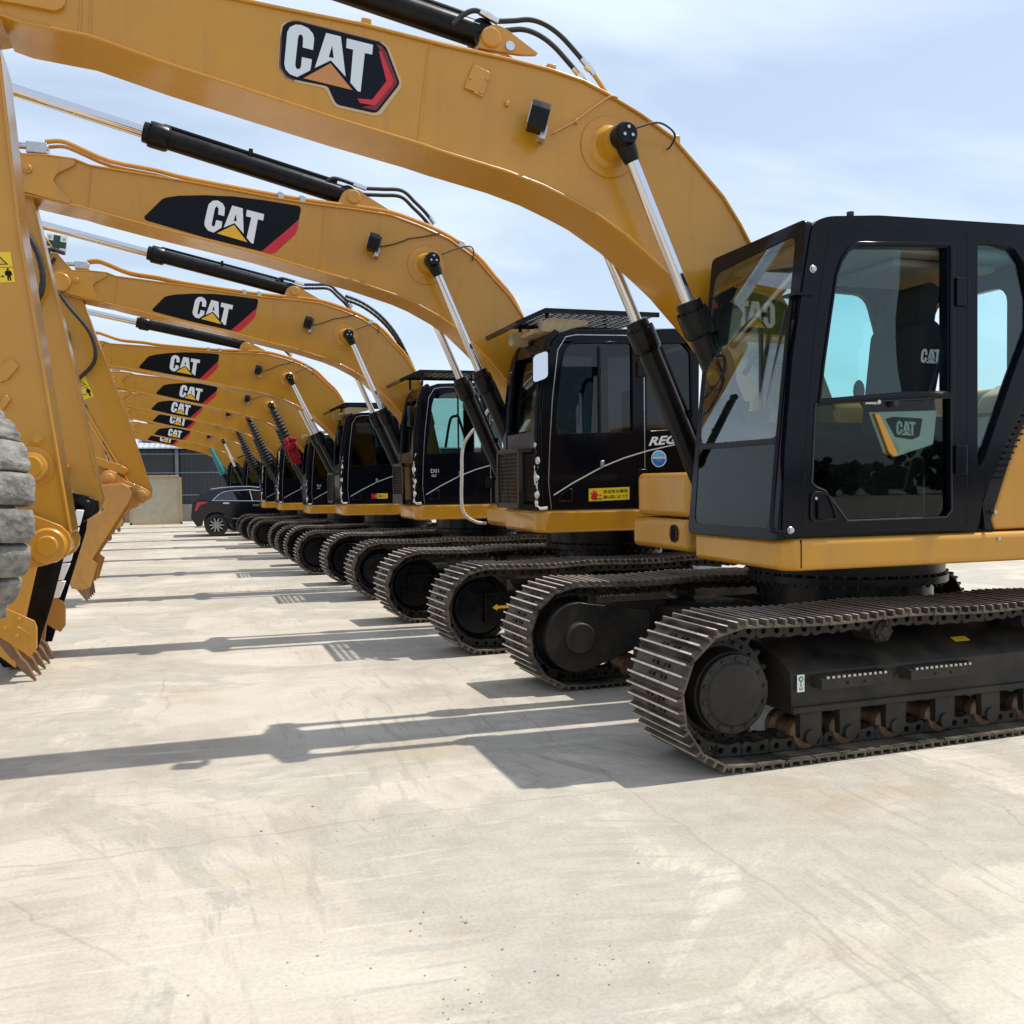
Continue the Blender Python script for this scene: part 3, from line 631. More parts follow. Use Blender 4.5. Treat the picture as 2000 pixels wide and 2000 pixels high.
# seat decal
mb = MB(); cat_letters(mb, 0, (sx-.02, sy-.262, 2.34), (1, 0, 0), (.1, 0, 1), .09, 0, 0); mb.build('seat_print', 'silver_print', cb)

# ---- boom
YF = 5.77
bot = t1([(0, 26), (41, 41), (124, 58), (174, 68), (331, 124), (497, 178), (663, 232), (820, 279), (866, 295), (990, 333), (1060, 360), (1118, 389), (1160, 412), (1226, 460), (1296, 524), (1329, 556), (1400, 640), (1470, 740), (1530, 840)], YF)
top = t1([(60, -84), (124, -74), (300, -37), (468, 0), (559, 19), (704, 48), (812, 75), (866, 89), (998, 118), (1073, 137), (1139, 159), (1189, 186), (1251, 224), (1313, 269), (1363, 327), (1412, 385), (1445, 439), (1462, 472), (1503, 545), (1548, 619), (1600, 720), (1630, 800)], YF)
nose = t1([(60, -84), (0, -50), (-60, -22), (-120, -5), (-165, 20), (-188, 60), (-180, 105), (-150, 130), (-110, 125), (-75, 90), (-40, 32), (0, 26)], YF)
foot = t1([(1560, 900), (1590, 930), (1630, 930), (1655, 890)], YF)
pin1 = t1([(1190, 287)], YF)[0]
pinc = t1([(1216, 267)], 5.60)[0]
ribs = [tuple(t1([(838, 92), (817, 276)], YF)), tuple(t1([(178, -60), (176, 66)], YF)), tuple(t1([(160, -60), (155, 64)], YF))]
bm1 = boom(m1, top, bot, nose[1:-1], foot, .22, ribs, '1', None, pin1)
# rounded cheek plate near the nose, a bolted cover, weld ring
mb = MB(); ck = soften(t1([(-140, -20), (-20, -40), (50, -55), (122, -30), (128, 12), (112, 24), (30, 8), (-20, 0), (-70, 60), (-130, 60)], YF), .03); mb.prism(ck, -.236, -.2); mb.build('cheek_plate', 'yellow', bm1, bevel=.008); mb = MB(); mb.prism(ck, .2, .236); mb.build('cheek_plate', 'yellow', bm1, bevel=.008)
mb = MB(); mb.prism(soften(t1([(925, 126), (958, 143), (942, 190), (906, 172)], YF), .01), -.226, -.2)
for p in t1([(919, 154), (950, 156), (938, 182)], YF): mb.cyl((p[0], -.222, p[1]), (p[0], -.235, p[1]), .008, 8)
mb.build('cover_plate', 'yellow', bm1, bevel=.002)
mb = MB()
for p in t1([(990, 203), (1125, 237)], YF): mb.box(p[0]-.012, p[0]+.012, -.235, -.2, p[1]-.015, p[1]+.015)
mb.build('cable_clip', 'yellow', bm1, bevel=.004)
lp = t1([(1053, 228)], 5.64)[0]; lamp(bm1, lp[0], -.33, lp[1], '1')
mb = MB(); P = [(a[0], -.232, a[1]) for a in t1([(1078, 262), (1100, 250), (1125, 236), (1160, 210), (1190, 190), (1205, 192)], YF)]; mb.tube(curve(P, 5), .006, 6); mb.build('lamp_cable', 'yellow_dusty', bm1)
mb = MB(); P = [(a[0], b, a[1]) for a, b in zip(t1([(1226, 262), (1270, 249), (1300, 255), (1320, 265), (1318, 280), (1312, 285)], 5.68), (-.42, -.4, -.36, -.3, -.25, -.235))]; mb.tube(curve(P, 5), .007, 6); mb.build('grease_hose', 'rubber', bm1)
# pipes lying along the top of the boom
for yy, r in ((-.12, .016), (.02, .02)):
    mb = MB(); P = [(a[0], yy, a[1]+.035) for a in t1([(700, 42), (812, 70), (998, 113), (1100, 140), (1180, 178), (1251, 219), (1313, 264), (1363, 320), (1412, 378), (1462, 460), (1503, 530)], YF)]; mb.tube(curve(P, 4), r, 8); mb.build('boom_pipe', 'yellow', bm1)
mb = MB()
for a in t1([(720, 45), (1085, 135), (1330, 275)], YF): mb = MB(); mb.box(a[0]-.03, a[0]+.03, -.16, .06, a[1], a[1]+.06); mb.build('pipe_clamp', 'yellow', bm1, bevel=.006)
for dy in (0, .07):
    P = [(a[0], -.1+dy, a[1]) for a in t1([(883, 50), (905, 30), (928, 22), (950, 32), (968, 42), (1000, 42), (1035, 40), (1065, 50), (1095, 72), (1125, 105), (1150, 135)], 5.9)]
    if dy: P = [(x-.03, y, z-.035) for x, y, z in P[3:]]
    mb = MB(); mb.tube(curve(P, 6), .017, 10); mb.build('hydraulic_hose', 'rubber', bm1)
    e0 = Vector(P[-1]); Q_ = [e0, e0+Vector((.06, 0, -.07))]+[Vector((a[0], -.1+dy, a[1]+.03)) for a in t1([(1215, 198), (1251, 219), (1313, 264), (1363, 322)], YF)]
    mb = MB(); mb.tube(curve(Q_, 5), .015, 8); mb.build('boom_pipe', 'yellow', bm1)
    for i in (3, -1) if not dy else (0, -1):
        mb = MB()
        a, b = Vector(P[i]), Vector(P[i-1]) if i == -1 else Vector(P[i+1]); d = (b-a).normalized(); mb.cyl(a-d*.05, a+d*.08, .021, 10); mb.cyl(a-d*.01, a+d*.03, .028, 6); mb.build('hose_fitting', 'chrome', bm1)
lug = t1([(925, 105), (935, 75), (950, 60), (968, 62), (985, 72), (1045, 118), (1010, 118)], 5.95)
mb = MB(); mb.prism(soften(lug, .03), -.13, -.1); mb.prism(soften(lug, .03), .1, .13); c = t1([(955, 79)], 5.9)[0]; mb.cyl((c[0], -.15, c[1]), (c[0], .15, c[1]), .065, 28, bev=.01); mb.build('cylinder_lug', 'yellow', bm1, bevel=.004)
c2 = t1([(991, 97)], 5.9)[0]; mb = MB(); mb.cyl((c2[0], -.13, c2[1]), (c2[0], -.15, c2[1]), .03, 16); mb.build('lug_bolt', 'chrome', bm1)
# emblem, built in layers on the near face
def em(pts): return t1(pts, YF, (520, 20), 6.44)
yb = -.2105
mb = MB()
mb.prism(soften(em([(185, 160), (270, 125), (400, 115), (1460, 385), (1545, 455), (1715, 900), (1705, 965), (1440, 1312), (1360, 1322), (890, 1215), (835, 1165), (745, 975), (350, 893), (235, 850), (155, 720), (148, 660)]), .02, 3), yb-.0012, yb, 0)
mb.prism(em([(178, 330), (215, 190), (270, 140), (340, 118), (400, 120), (1440, 385), (1440, 420), (400, 150), (280, 160), (225, 220), (190, 650), (205, 730), (270, 820), (370, 862), (350, 885), (245, 842), (165, 725), (160, 660)]), yb-.0018, yb-.0012, 1)
mb.prism(soften(em([(205, 195), (280, 145), (400, 135), (1445, 402), (1515, 462), (1678, 895), (1668, 940), (1405, 1275), (1350, 1285), (905, 1185), (865, 1145), (775, 950), (370, 868), (260, 822), (188, 710), (183, 650)]), .015, 3), yb-.0026, yb-.0014, 2)
mb.prism(em([(1385, 420), (1450, 440), (1510, 520), (1650, 890), (1640, 930), (1385, 1255), (1200, 1215), (1330, 1190), (1600, 900), (1450, 520)]), yb-.0031, yb-.0026, 3)
mb.prism(em([(1420, 500), (1455, 520), (1600, 870), (1590, 930), (1370, 1195), (1180, 1160), (1150, 1105), (1335, 1120), (1515, 885), (1440, 600)]), yb-.0036, yb-.0031, 4)
C = [(265, 270), (300, 205), (370, 175), (440, 180), (530, 220), (590, 290), (605, 350), (590, 495), (460, 462), (465, 350), (455, 310), (430, 295), (408, 315), (400, 350), (365, 680), (375, 720), (400, 740), (430, 725), (440, 690), (450, 585), (575, 612), (565, 700), (553, 752), (390, 835), (300, 800), (245, 740), (228, 670)]
mb.prism(em(C), yb-.0042, yb-.0028, 5)
mb.prism(em([(755, 280), (940, 325), (1000, 830), (815, 625), (612, 720)]), yb-.0042, yb-.0028, 5, [em([(832, 435), (850, 600), (788, 583)])])
mb.prism(em([(1015, 348), (1345, 430), (1335, 552), (1242, 532), (1188, 1022), (1150, 1010), (1060, 905), (1095, 490), (1008, 468)]), yb-.0042, yb-.0028, 5)
mb.prism(em([(810, 662), (1085, 998), (470, 850)]), yb-.0046, yb-.0028, 6)
mb.build('boom_emblem', ['cream_print', 'brown_print', 'navy_print', 'dark_red_print', 'red_print', 'silver_print', 'orange_print'], bm1)
# lift cylinders
fx, fz = 3.79-X1, 1.36
pb = (pinc[0], pinc[1])
for s in (-1, 1): hyd(m1, 'lift_cylinder', (fx, s*.385, fz), (pb[0], s*.385, pb[1]), .585, .082, .043, capside=s)
# stick cylinder on top of the boom
a = t1([(928, 68)], 5.99)[0]; b = t1([(565, -57)], 5.99)[0]; d = (Vector(b)-Vector(a)).normalized()
e_ = Vector(a)+d*2.75
hyd(m1, 'stick_cylinder', (a[0]+.03, 0, a[1]-.0), (e_.x, 0, e_.y), .62, .083, .045, cap=False)
# ---- stick
YS = 5.84
st = t1([(-60, -150), (-36, 0), (0, 112), (39, 450), (78, 675), (115, 900), (139, 1040), (135, 1075), (108, 1100), (75, 1095), (45, 1060), (-20, 900), (-150, 500), (-220, 120), (-330, -60), (-330, -160), (-230, -180)], YS)
mb = MB(); mb.prism(st, -.145, .145); fr_ = t1([(-60, -150), (-36, 0), (0, 112), (39, 450), (78, 675), (115, 900), (139, 1040)], YS)
mb.strip(fr_, -.165, .165, -.012, .006)
sk1 = mb.build('stick', 'yellow', m1, bevel=.006)
mb = MB(); c = t1([(62, 912)], YS)[0]; mb.lathe((c[0], -.14, c[1]), (c[0], -.22, c[1]), [(0, .12), (.01, .115), (.012, .085), (.05, .08), (.055, .06), (.07, .055)], 32); c = t1([(72, 858)], YS)[0]; mb.lathe((c[0], -.14, c[1]), (c[0], -.17, c[1]), [(0, .045), (.01, .04), (.012, .025), (.03, .022)], 20)
mb.build('stick_boss', 'yellow', sk1)
mb = MB()
for P in ([(0, 718), (22, 700), (38, 715), (15, 742), (0, 748)], [(0, 788), (12, 770), (22, 780), (8, 800), (0, 802)]): mb.prism(t1(P, YS), -.165, -.14)
mb.build('pipe_bracket', 'yellow', sk1, bevel=.004)
def warn_sticker(par, O, eu, ev, w, h, key=None):
    "yellow plate: triangle with falling stones above, a box, arrows and a standing figure below"
    mb = MB(); O = Vector(O); eu = Vector(eu); ev = Vector(ev); n = eu.cross(ev).normalized()
    def P(pts, mi, lift, holes=()): mb.plate(O+n*lift, eu, ev, [(x*w, y*h) for x, y in pts], [[(x*w, y*h) for x, y in q] for q in holes], lift*.9, mi)
    P([(0, 0), (1, 0), (1, 1), (0, 1)], 0, .002)
    P([(.0, .485), (1, .485), (1, .5), (0, .5)], 1, .003)
    P([(.16, .58), (.84, .58), (.5, .93)], 1, .003, [[(.25, .61), (.75, .61), (.5, .87)]])
    for x, y in ((.42, .66), (.52, .7), (.5, .64), (.6, .66), (.47, .76)): P([(x, y), (x+.05, y+.01), (x+.04, y+.04)], 1, .003)
    P([(.05, .12), (.3, .12), (.3, .3), (.05, .3)], 1, .003, [[(.08, .14), (.27, .14), (.27, .28), (.08, .28)]])
    P([(.35, .2), (.43, .25), (.43, .21), (.54, .21), (.54, .25), (.62, .2), (.54, .15), (.54, .19), (.43, .19), (.43, .15)], 1, .003)
    P([(.72, .05), (.77, .05), (.79, .2), (.81, .05), (.86, .05), (.86, .22), (.92, .22), (.92, .35), (.84, .39), (.74, .39), (.66, .35), (.66, .22), (.72, .22)], 1, .003)
    P([(.79+.05*math.cos(R(a)), .43+.035*math.sin(R(a))) for a in range(0, 360, 40)], 1, .003)
    return mb.build('warning_sticker', ['label_yellow', 'black_print'], par, key=key)
a, b, c, d = [Vector((p[0], -.1462, p[1])) for p in t1([(-22, 552), (30, 551), (20, 490), (-32, 492)], YS)]
eu = (b-a).normalized(); ev = (d-a).normalized(); warn_sticker(sk1, a, eu, ev, (b-a).length, (d-a).length)
# ---- bucket ears and bucket, turned away to the left
bk = MB(); Y5 = 5.79
ear = t1([(-60, 960), (0, 985), (60, 1004), (98, 1018), (120, 1027), (134, 1040), (141, 1055), (139, 1072), (130, 1087), (116, 1095), (92, 1103), (66, 1109), (30, 1120), (-60, 1160)], Y5)
for s in (-1, 1): bk.prism(ear, s*.2-.02, s*.2+.02)
pinb = t1([(95, 1065)], Y5)[0]
for s in (-1, 1): bk.lathe((pinb[0], s*.2, pinb[1]), (pinb[0], s*.29, pinb[1]), [(0, .1), (.055, .098), (.065, .088), (.065, .055), (.07, .055), (.075, .05), (.075, .01)], 36)
bk.cyl((pinb[0], -.18, pinb[1]), (pinb[0], .18, pinb[1]), .06, 20)
bucket1 = bk.build('bucket', 'yellow', m1, bevel=.005)
mb = MB(); sp = [(pinb[0]-.28, pinb[1]+.22), (pinb[0]-.22, pinb[1]-.12), (pinb[0]-.5, pinb[1]-.42), (pinb[0]-1.0, pinb[1]-.5), (pinb[0]-1.35, pinb[1]-.3), (pinb[0]-1.5, pinb[1]+.1)]
for s in (-1, 1): mb.prism(sp, s*.56-.01, s*.56+.01)
mb.strip([(x, z) for x, z in sp], -.57, .57, -.01, .01); mb.build('bucket_shell', 'yellow_dusty', bucket1)

# ================================================================== the older machines behind it
X2, Y2 = 4.55, 10.04
def t2(pts, Y, off=(0, 0), sc=1.): return trace(pts, Y, X2, off, sc)
qc, sc_ = (960, 580), 3.864
YN = 8.62
NB, FB = YN-Y2, YN-Y2+1.0
def build_b(name, X, Y, s, opt):
    r = empty(name, (X, Y, 0)); r.scale = (s, s, s)
    tag(r, opt['label'], 'excavator', 'yellow excavators parked in a row')
    K = 'B'
    undercarriage(r, opt.get('front', 'idler'), 'B', opt.get('dx', 0), opt.get('trot', 0))
    if opt.get('arrow'):
        mb = MB(); mb.plate((-1.55, -1.305, .43), (1, 0, 0), (0, 0, 1), [(-.1, 0), (-.05, .032), (-.05, .014), (.12, .014), (.12, -.014), (-.05, -.014), (-.05, -.032)], (), .002)
        mb.build('arrow_sticker', 'amber_print', [o for o in r.children if o.name.startswith('track_frame')][0])
    sk = MB(); f0 = 3.17-X2
    sk.prismz([(f0+.0, -.36), (f0+.0, -1.30), (f0+.07, NB-.005), (2.95, NB-.005), (2.95, -.36)], 1.13, 1.355)
    uf = sk.build('upper_frame', 'yellow', r, bevel=.035, key=K+'skirt')
    mb = MB(); mb.prismz([(f0+.3, .4), (f0+.3, 1.3), (2.6, 1.35), (2.6, .4)], 1.1, 1.36); mb.build('side_box', 'yellow', uf, bevel=.06, key=K+'sb')
    mb = MB(); mb.box(f0+.42, f0+.9, .5, 1.3, 1.365, 1.66); mb.build('battery_box', 'frame_black', uf, bevel=.02, key=K+'bb')
    mb = MB(); mb.box(.5, 2.7, .4, 1.35, 1.37, 2.15); mb.build('engine_hood', 'yellow', uf, bevel=.08, key=K+'hood')
    mb = MB(); mb.box(.75, 2.7, -1.3, .38, 1.36, 2.1); mb.build('rear_housing', 'black_satin', uf, bevel=.05, key=K+'rh')
    mb = MB(); mb.prismz([(2.71, -1.38), (3.0, -1.1), (3.1, 0), (3.0, 1.1), (2.71, 1.38)], 1.1, 2.1); mb.build('counterweight', 'black_satin', uf, bevel=.08, key=K+'cw')
    # ---- cab: rounded black shell
    side = t2([(385, 1608), (372, 1300), (370, 1000), (378, 800), (405, 560), (432, 420), (462, 330), (520, 268), (600, 243), (900, 240), (1420, 236), (1500, 260), (1545, 330), (1570, 460), (1560, 1590)], YN, qc, sc_)
    win1 = soften(t2([(480, 1033), (495, 840), (535, 480), (560, 390), (600, 355), (700, 348), (1060, 352), (1066, 1018)], YN, qc, sc_), .03)
    win2 = soften(t2([(1180, 1010), (1172, 360), (1440, 350), (1500, 420), (1510, 990)], YN, qc, sc_), .04)
    mb = MB(); mb.prism(side, NB, NB+.06, 0, [win1, win2]); cb = mb.build('cab', 'black_paint', r, bevel=.012, key=K+'cab')
    xs = [p[0] for p in side]; zs = [p[1] for p in side]
    fl = sorted([p for p in side[:8]], key=lambda p: p[1])                     # front line, bottom to top
    mb = MB()
    for y0, y1 in ((NB+.001, NB+.13), (FB-.13, FB)):                           # rounded front posts
        mb.strip(fl, y0, y1, -.0, .06)
    mb.strip(fl[:3], NB+.1, FB-.1, .0, .05)
    mb.strip(fl[-3:], NB+.1, FB-.1, .0, .05); mb.build('front_post', 'black_paint', cb, bevel=.02, key=K+'fp')
    g = MB(); g.strip(fl[1:-1], NB+.1, FB-.1, -.012, -.006); g.v = g.v
    g = MB(); g.strip([(x+.018, z) for x, z in fl], NB+.1, FB-.1, 0, .005); g.build('windscreen', 'glass_tint', cb, key=K+'ws')
    mb = MB(); mb.prism([(p[0]+.0, p[1]) for p in side], FB-.05, FB, 0, [[(p[0], p[1]) for p in win1], [(p[0], p[1]) for p in win2]]); mb.build('far_side_frame', 'black_satin', cb, key=K+'ff')
    rl = side[7:13]
    mb = MB(); mb.strip(rl, NB+.01, FB, -.05, .0); mb.build('roof', 'black_paint', cb, bevel=.02, key=K+'roof')
    mb = MB(); mb.box(xs[0]+.05, xs[-1], NB+.07, FB-.06, 1.37, 1.42); mb.box(xs[-1]-.05, xs[-1], NB+.065, FB-.06, 1.42, 3.0); mb.build('cab_floor', 'cab_trim', cb, key=K+'fl')
    gm = 'glass_dark' if not opt.get('clear') else 'glass_mid'
    g = MB(); g.prism(win1, NB+.025, NB+.03); g.build('side_pane', gm, cb, key=K+'w1'+gm)
    g = MB(); g.prism(win2, NB+.025, NB+.03); g.build('rear_pane', gm, cb, key=K+'w2'+gm)
    g = MB(); g.prism(win1, FB-.03, FB-.025); g.build('far_pane', 'glass_clear', cb, key=K+'w3')
    # raised frame of the window, door gap, centre bar
    c0 = sum((Vector(p) for p in win1), Vector((0, 0)))/len(win1)
    wo = [tuple(c0+(Vector(p)-c0)*1.06) for p in win1]
    mb = MB(); mb.prism(wo, NB-.01, NB+.01, 0, [win1]); mb.build('window_frame', 'black_paint', cb, bevel=.004, key=K+'wf')
    a, b = t2([(812, 372), (822, 1025)], YN, qc, sc_); mb = MB(); mb.box(b[0]-.012, b[0]+.012, NB+.012, NB+.024, b[1], a[1]); mb.build('window_bar', 'black_satin', cb, key=K+'wb')
    def groove(pts, w, name, mat, lift=.0015, closed=False):
        P = t2(pts, YN, qc, sc_); m_ = MB(); Q = P+[P[0]] if closed else P
        for a, b in zip(Q, Q[1:]):
            d = (Vector(b)-Vector(a)).normalized(); n = Vector((-d.y, d.x))*w; e = d*w
            m_.prism([(a[0]-n.x, a[1]-n.y), (b[0]-n.x+e.x, b[1]-n.y+e.y), (b[0]+n.x+e.x, b[1]+n.y+e.y), (a[0]+n.x, a[1]+n.y)], NB-lift, NB+.005)
        return m_.build(name, mat, cb, key=K+name)
    groove([(452, 1600), (430, 1400), (440, 1100), (460, 760), (500, 400), (560, 300), (640, 285), (1070, 290), (1130, 330), (1150, 470), (1160, 1590)], .004, 'door_gap', 'worn_edge' if False else 'steel')
    groove([(470, 1495), (620, 1400), (840, 1280), (1000, 1215), (1180, 1160), (1400, 1110), (1560, 1085)], .006, 'side_stripe', 'silver_print', .003)
    hz = t2([(500, 1550), (510, 1500), (590, 1445), (612, 1450), (610, 1550)], YN, qc, sc_); hc = sum((Vector(p) for p in hz), Vector((0, 0)))/5
    mb = MB(); mb.prism(hz, NB-.01, NB+.002, 0, [[tuple(hc+(Vector(p)-hc)*.78) for p in hz]]); mb.build('door_handle', 'black_satin', cb, bevel=.003, key=K+'dh')
    p = t2([(820, 1235), (842, 1280)], YN, qc, sc_); mb = MB(); mb.box(p[0][0], p[1][0]+.005, NB-.02, NB+.01, p[1][1], p[0][1]); mb.build('latch', 'steel', cb, bevel=.004, key=K+'la')
    for i, (x, y) in enumerate(((1095, 485), (1100, 1300))):
        p = t2([(x, y), (x+70, y+120)], YN, qc, sc_); mb = MB(); mb.box(p[0][0], p[1][0], NB-.02, NB+.005, p[1][1], p[0][1]); mb.build('door_hinge', 'black_satin', cb, bevel=.005, key=K+'hi%d' % i)
    # seat and console seen dimly inside
    if opt['near']:
        mb = MB(); mb.box(.05-.2, .25-.2, NB+.25, NB+.75, 1.95, 2.6); mb.box(-.6, -.1, NB+.25, NB+.75, 1.85, 1.98); mb.box(-.5, -.1, NB+.3, NB+.7, 1.42, 1.85); mb.build('seat', 'seat_cloth', cb, bevel=.05, key=K+'seat')
        mb = MB(); P = t2([(590, 980), (640, 680), (700, 640), (725, 650), (800, 900)], YN+.5, qc, sc_); mb.tube(curve([(x, NB+.3, z) for x, z in P], 4), .02, 8); mb.build('inner_rail', 'cab_trim', cb, key=K+'ir')
    # writing
    if opt.get('letters'):
        mb = MB(); p = t2([(1183, 1125), (1205, 1065)], YN, qc, sc_); h = p[1][1]-p[0][1]
        put_text(mb, opt['letters'], (p[0][0], NB-.004, p[0][1]+.0), (1, 0, .08), (0, 0, 1), h*1.12, 0, shear=.35, bold=.035, width=opt.get('lw'))
        mb.build('side_lettering', 'white_print', cb)
    if opt.get('scribble'):
        mb = MB(); p = t2([(520, 1250)], YN, qc, sc_)[0]
        put_text(mb, opt['scribble'][0], (p[0], NB-.003, p[1]), (1, 0, 0), (0, 0, 1), .055, 0, bold=-.01); put_text(mb, opt['scribble'][1], (p[0]+.01, NB-.003, p[1]-.06), (1, 0, 0), (0, 0, 1), .035, 0, bold=-.01); mb.build('chalk_writing', 'white_print', cb)
    if opt.get('stop'):
        a, b, c, d = [Vector((x, NB-.003, z)) for x, z in t2([(733, 1543), (1040, 1528), (1040, 1438), (733, 1447)], YN, qc, sc_)]
        eu, ev = (b-a), (d-a); mb = MB(); mb.plate(a, eu, ev, [(0, 0), (1, 0), (1, 1), (0, 1)], (), .001, 0)
        hand = [(.1, .1), (.14, .08), (.19, .2), (.21, .38), (.25, .5), (.235, .56), (.2, .47), (.2, .78), (.18, .82), (.165, .55), (.155, .86), (.135, .9), (.13, .58), (.105, .86), (.09, .84), (.098, .52), (.06, .72), (.045, .68), (.07, .42), (.04, .3), (.06, .2)]
        mb.plate(a+Vector((0, -.001, 0)), eu, ev, hand, (), .0008, 1)
        o2 = a+Vector((0, -.0015, 0)); U, V = eu.normalized(), ev.normalized(); W_, H_ = eu.length, ev.length
        put_text(mb, 'STOP', a+eu*.15+ev*.07+Vector((0, -.002, 0)), U, V, H_*.16, 2, bold=.03, width=W_*.18)
        put_text(mb, '停', a+eu*.25+ev*.33+Vector((0, -.002, 0)), U, V, H_*.2, 1, bold=.02)
        put_text(mb, '安全性な确保', a+eu*.355+ev*.56+Vector((0, -.002, 0)), U, V, H_*.3, 2, bold=.012, width=W_*.6)
        put_text(mb, '确认前に止つて', a+eu*.355+ev*.13+Vector((0, -.002, 0)), U, V, H_*.3, 2, bold=.012, width=W_*.6)
        mb.build('stop_sticker', ['label_yellow', 'red_print', 'black_print'], cb)
        p = t2([(1262, 1220)], YN, qc, sc_)[0]; mb = MB(); rr = .085
        for k, (q, mi) in enumerate(((1, 0), (.9, 1), (.86, 2))): mb.prism(circ(p[0], p[1], rr*q, 32), NB-.003-k*.0006, NB-.002, mi)
        mb.prism([(p[0]+rr*.86*math.cos(R(a)), p[1]+rr*.86*math.sin(R(a))) for a in range(20, 161, 10)], NB-.0055, NB-.003, 3)
        mb.prism([(p[0]-rr*.8, p[1]-rr*.02), (p[0]+rr*.8, p[1]-rr*.02), (p[0]+rr*.8, p[1]+rr*.24), (p[0]-rr*.8, p[1]+rr*.24)], NB-.0062, NB-.003, 0)
        put_text(mb, '过户可上牌', (p[0]-rr*.7, NB-.0068, p[1]+rr*.02), (1, 0, 0), (0, 0, 1), rr*.18, 2, width=rr*1.4)
        put_text(mb, '绿色可', (p[0]-rr*.42, NB-.0068, p[1]-rr*.36), (1, 0, 0), (0, 0, 1), rr*.26, 3, bold=.02, width=rr*.84)
        mb.build('round_sticker', ['white_print', 'light_blue_print', 'blue_print', 'light_blue_print'], cb)
    if opt.get('badge'):
        p = t2([(760, 1530)], YN, qc, sc_)[0]; mb = MB()
        mb.box(p[0], p[0]+.1, NB-.002, NB, p[1], p[1]+.1, 1); mb.box(p[0]+.1, p[0]+.32, NB-.002, NB, p[1], p[1]+.1, 0)
        mb.prism(circ(p[0]+.1, p[1]+.05, .036, 18), NB-.003, NB-.002, 2); cat_letters(mb, 0, (p[0]+.072, NB-.0045, p[1]+.035), (1, 0, 0), (0, 0, 1), .03, 3, 0)
        mb.box(p[0]+.16, p[0]+.19, NB-.003, NB-.002, p[1]+.03, p[1]+.07, 2); mb.box(p[0]+.2, p[0]+.28, NB-.003, NB-.002, p[1]+.045, p[1]+.055, 2)
        mb.build('badge_sticker', ['label_yellow', 'red_print', 'black_print', 'white_print'], cb)
    # lamps and bonnet pieces on the roof edge
    if opt['lamps']:
        for i, (cx, yy, L) in enumerate(((3.33-X2, NB+.14, .42), (3.18-X2, NB+.62, .16))):
            z = 3.17 if i == 0 else 3.10; mb = MB(); mb.prism(soften([(cx-.06, z-.07), (cx+.12, z-.08), (cx+L*.6, z-.03), (cx+L, z+.01), (cx+L, z+.05), (cx, z+.06), (cx-.06, z+.03)], .03), yy-.06, yy+.06)
            lo = mb.build('work_lamp', 'visor_cream', cb, bevel=.015, key=K+'wl%d' % i)
            mb = MB(); mb.prismx(rrect(yy-.045, yy+.045, z-.055, z+.04, .015), cx-.068, cx-.058); mb.build('lens', 'lens', lo, key=K+'le%d' % i)
        mb = MB(); mb.box(3.2-X2, 3.5-X2, NB+.15, FB-.1, 3.09, 3.135); mb.build('front_trim', 'visor_cream', cb, bevel=.015, key=K+'ft')
    if opt['visor']:
        x0, z0 = 2.97-X2, 3.16; mb = MB(); zz = 3.30
        def vz(x): return z0+(zz-z0)*min(1, (x-x0)/.3)
        for y in (NB+.02, FB): mb.strip([(x0, z0), (x0+.3, zz), (4.5-X2, zz+.01)], y-.012, y+.012, -.035, .012)
        mb.box(x0, x0+.03, NB, FB, z0-.03, z0+.012)
        for k in range(12):
            y = NB+.09+k*.078; mb.strip([(x0, z0), (x0+.3, zz), (4.5-X2, zz+.01)], y-.012, y+.012, -.004, .004)
        for k in range(17):
            x = x0+.06+k*.09; z = vz(x); mb.box(x-.018, x+.018, NB+.01, FB, z-.006, z+.002)
        for x in (x0+.35, 4.3-X2):
            for y in (NB+.1, FB-.1): mb.box(x-.015, x+.015, y-.015, y+.015, 3.1, zz)
        mb.build('sun_visor', 'black_satin', cb, key=K+'visor')
    if opt['cage']:
        mb = MB(); x = 3.02-X2; y0, y1 = NB+.08, NB+.78; z0, z1 = 1.37, 1.96
        for a in ((y0, y0+.04, z0, z1), (y1-.04, y1, z0, z1), (y0, y1, z1-.04, z1), (y0, y1, z0, z0+.05)): mb.box(x-.02, x+.02, a[0], a[1], a[2], a[3])
        for yy in (y0, y1-.01): mb.box(x, x+.16, yy, yy+.01, z0, z0+.04); mb.box(x, x+.2, yy, yy+.01, z1-.04, z1); mb.box(x, x+.012, yy, yy+.01, z0, z1)
        for k in range(17): mb.box(x-.003, x+.003, y0+.04+k*.039, y0+.045+k*.039, z0+.03, z1-.03)
        for k in range(14): mb.box(x-.004, x+.002, y0+.03, y1-.03, z0+.05+k*.038, z0+.055+k*.038)
        if opt.get('cageplate'): mb.box(x-.024, x-.01, y0, y1, z0, z0+.14)
        mb.build('front_guard', 'frame_black', cb, key=K+'cage%s' % bool(opt.get('cageplate')))
    if opt['rail']:
        xf = lambda z: fl[0][0]-.05 if z < 2 else fl[0][0]-.04+(z-2)*.06
        mb = MB(); P = []; zs_ = 24
        for k in range(zs_+1): z = 1.40+(opt['rail']-1.40)*k/zs_; P.append((xf(z)+random.uniform(-.008, .008), NB+.02, z))
        P = [(P[0][0]+.1, NB+.0, 1.375), (P[0][0]+.03, NB+.01, 1.37)]+P
        mb.tube(P, .018, 10)
        mb.v = [(a+random.uniform(-.006, .006), b+random.uniform(-.006, .006), c) for a, b, c in mb.v]
        for k in range(3 if opt['near'] else 1): mb.blob((P[6+k*6][0], NB+.02, P[6+k*6][2]), (.03, .03, .05), 8, jit=.15)
        mb.build('wrapped_handrail', 'foam_wrap', cb)
        mb = MB(); mb.tube([(xf(opt['rail']), NB+.02, opt['rail']), (fl[-2][0]-.03, NB+.02, 2.85), (fl[-2][0]+.05, NB+.02, 2.87)], .012, 8); mb.build('handrail', 'rubber', cb)
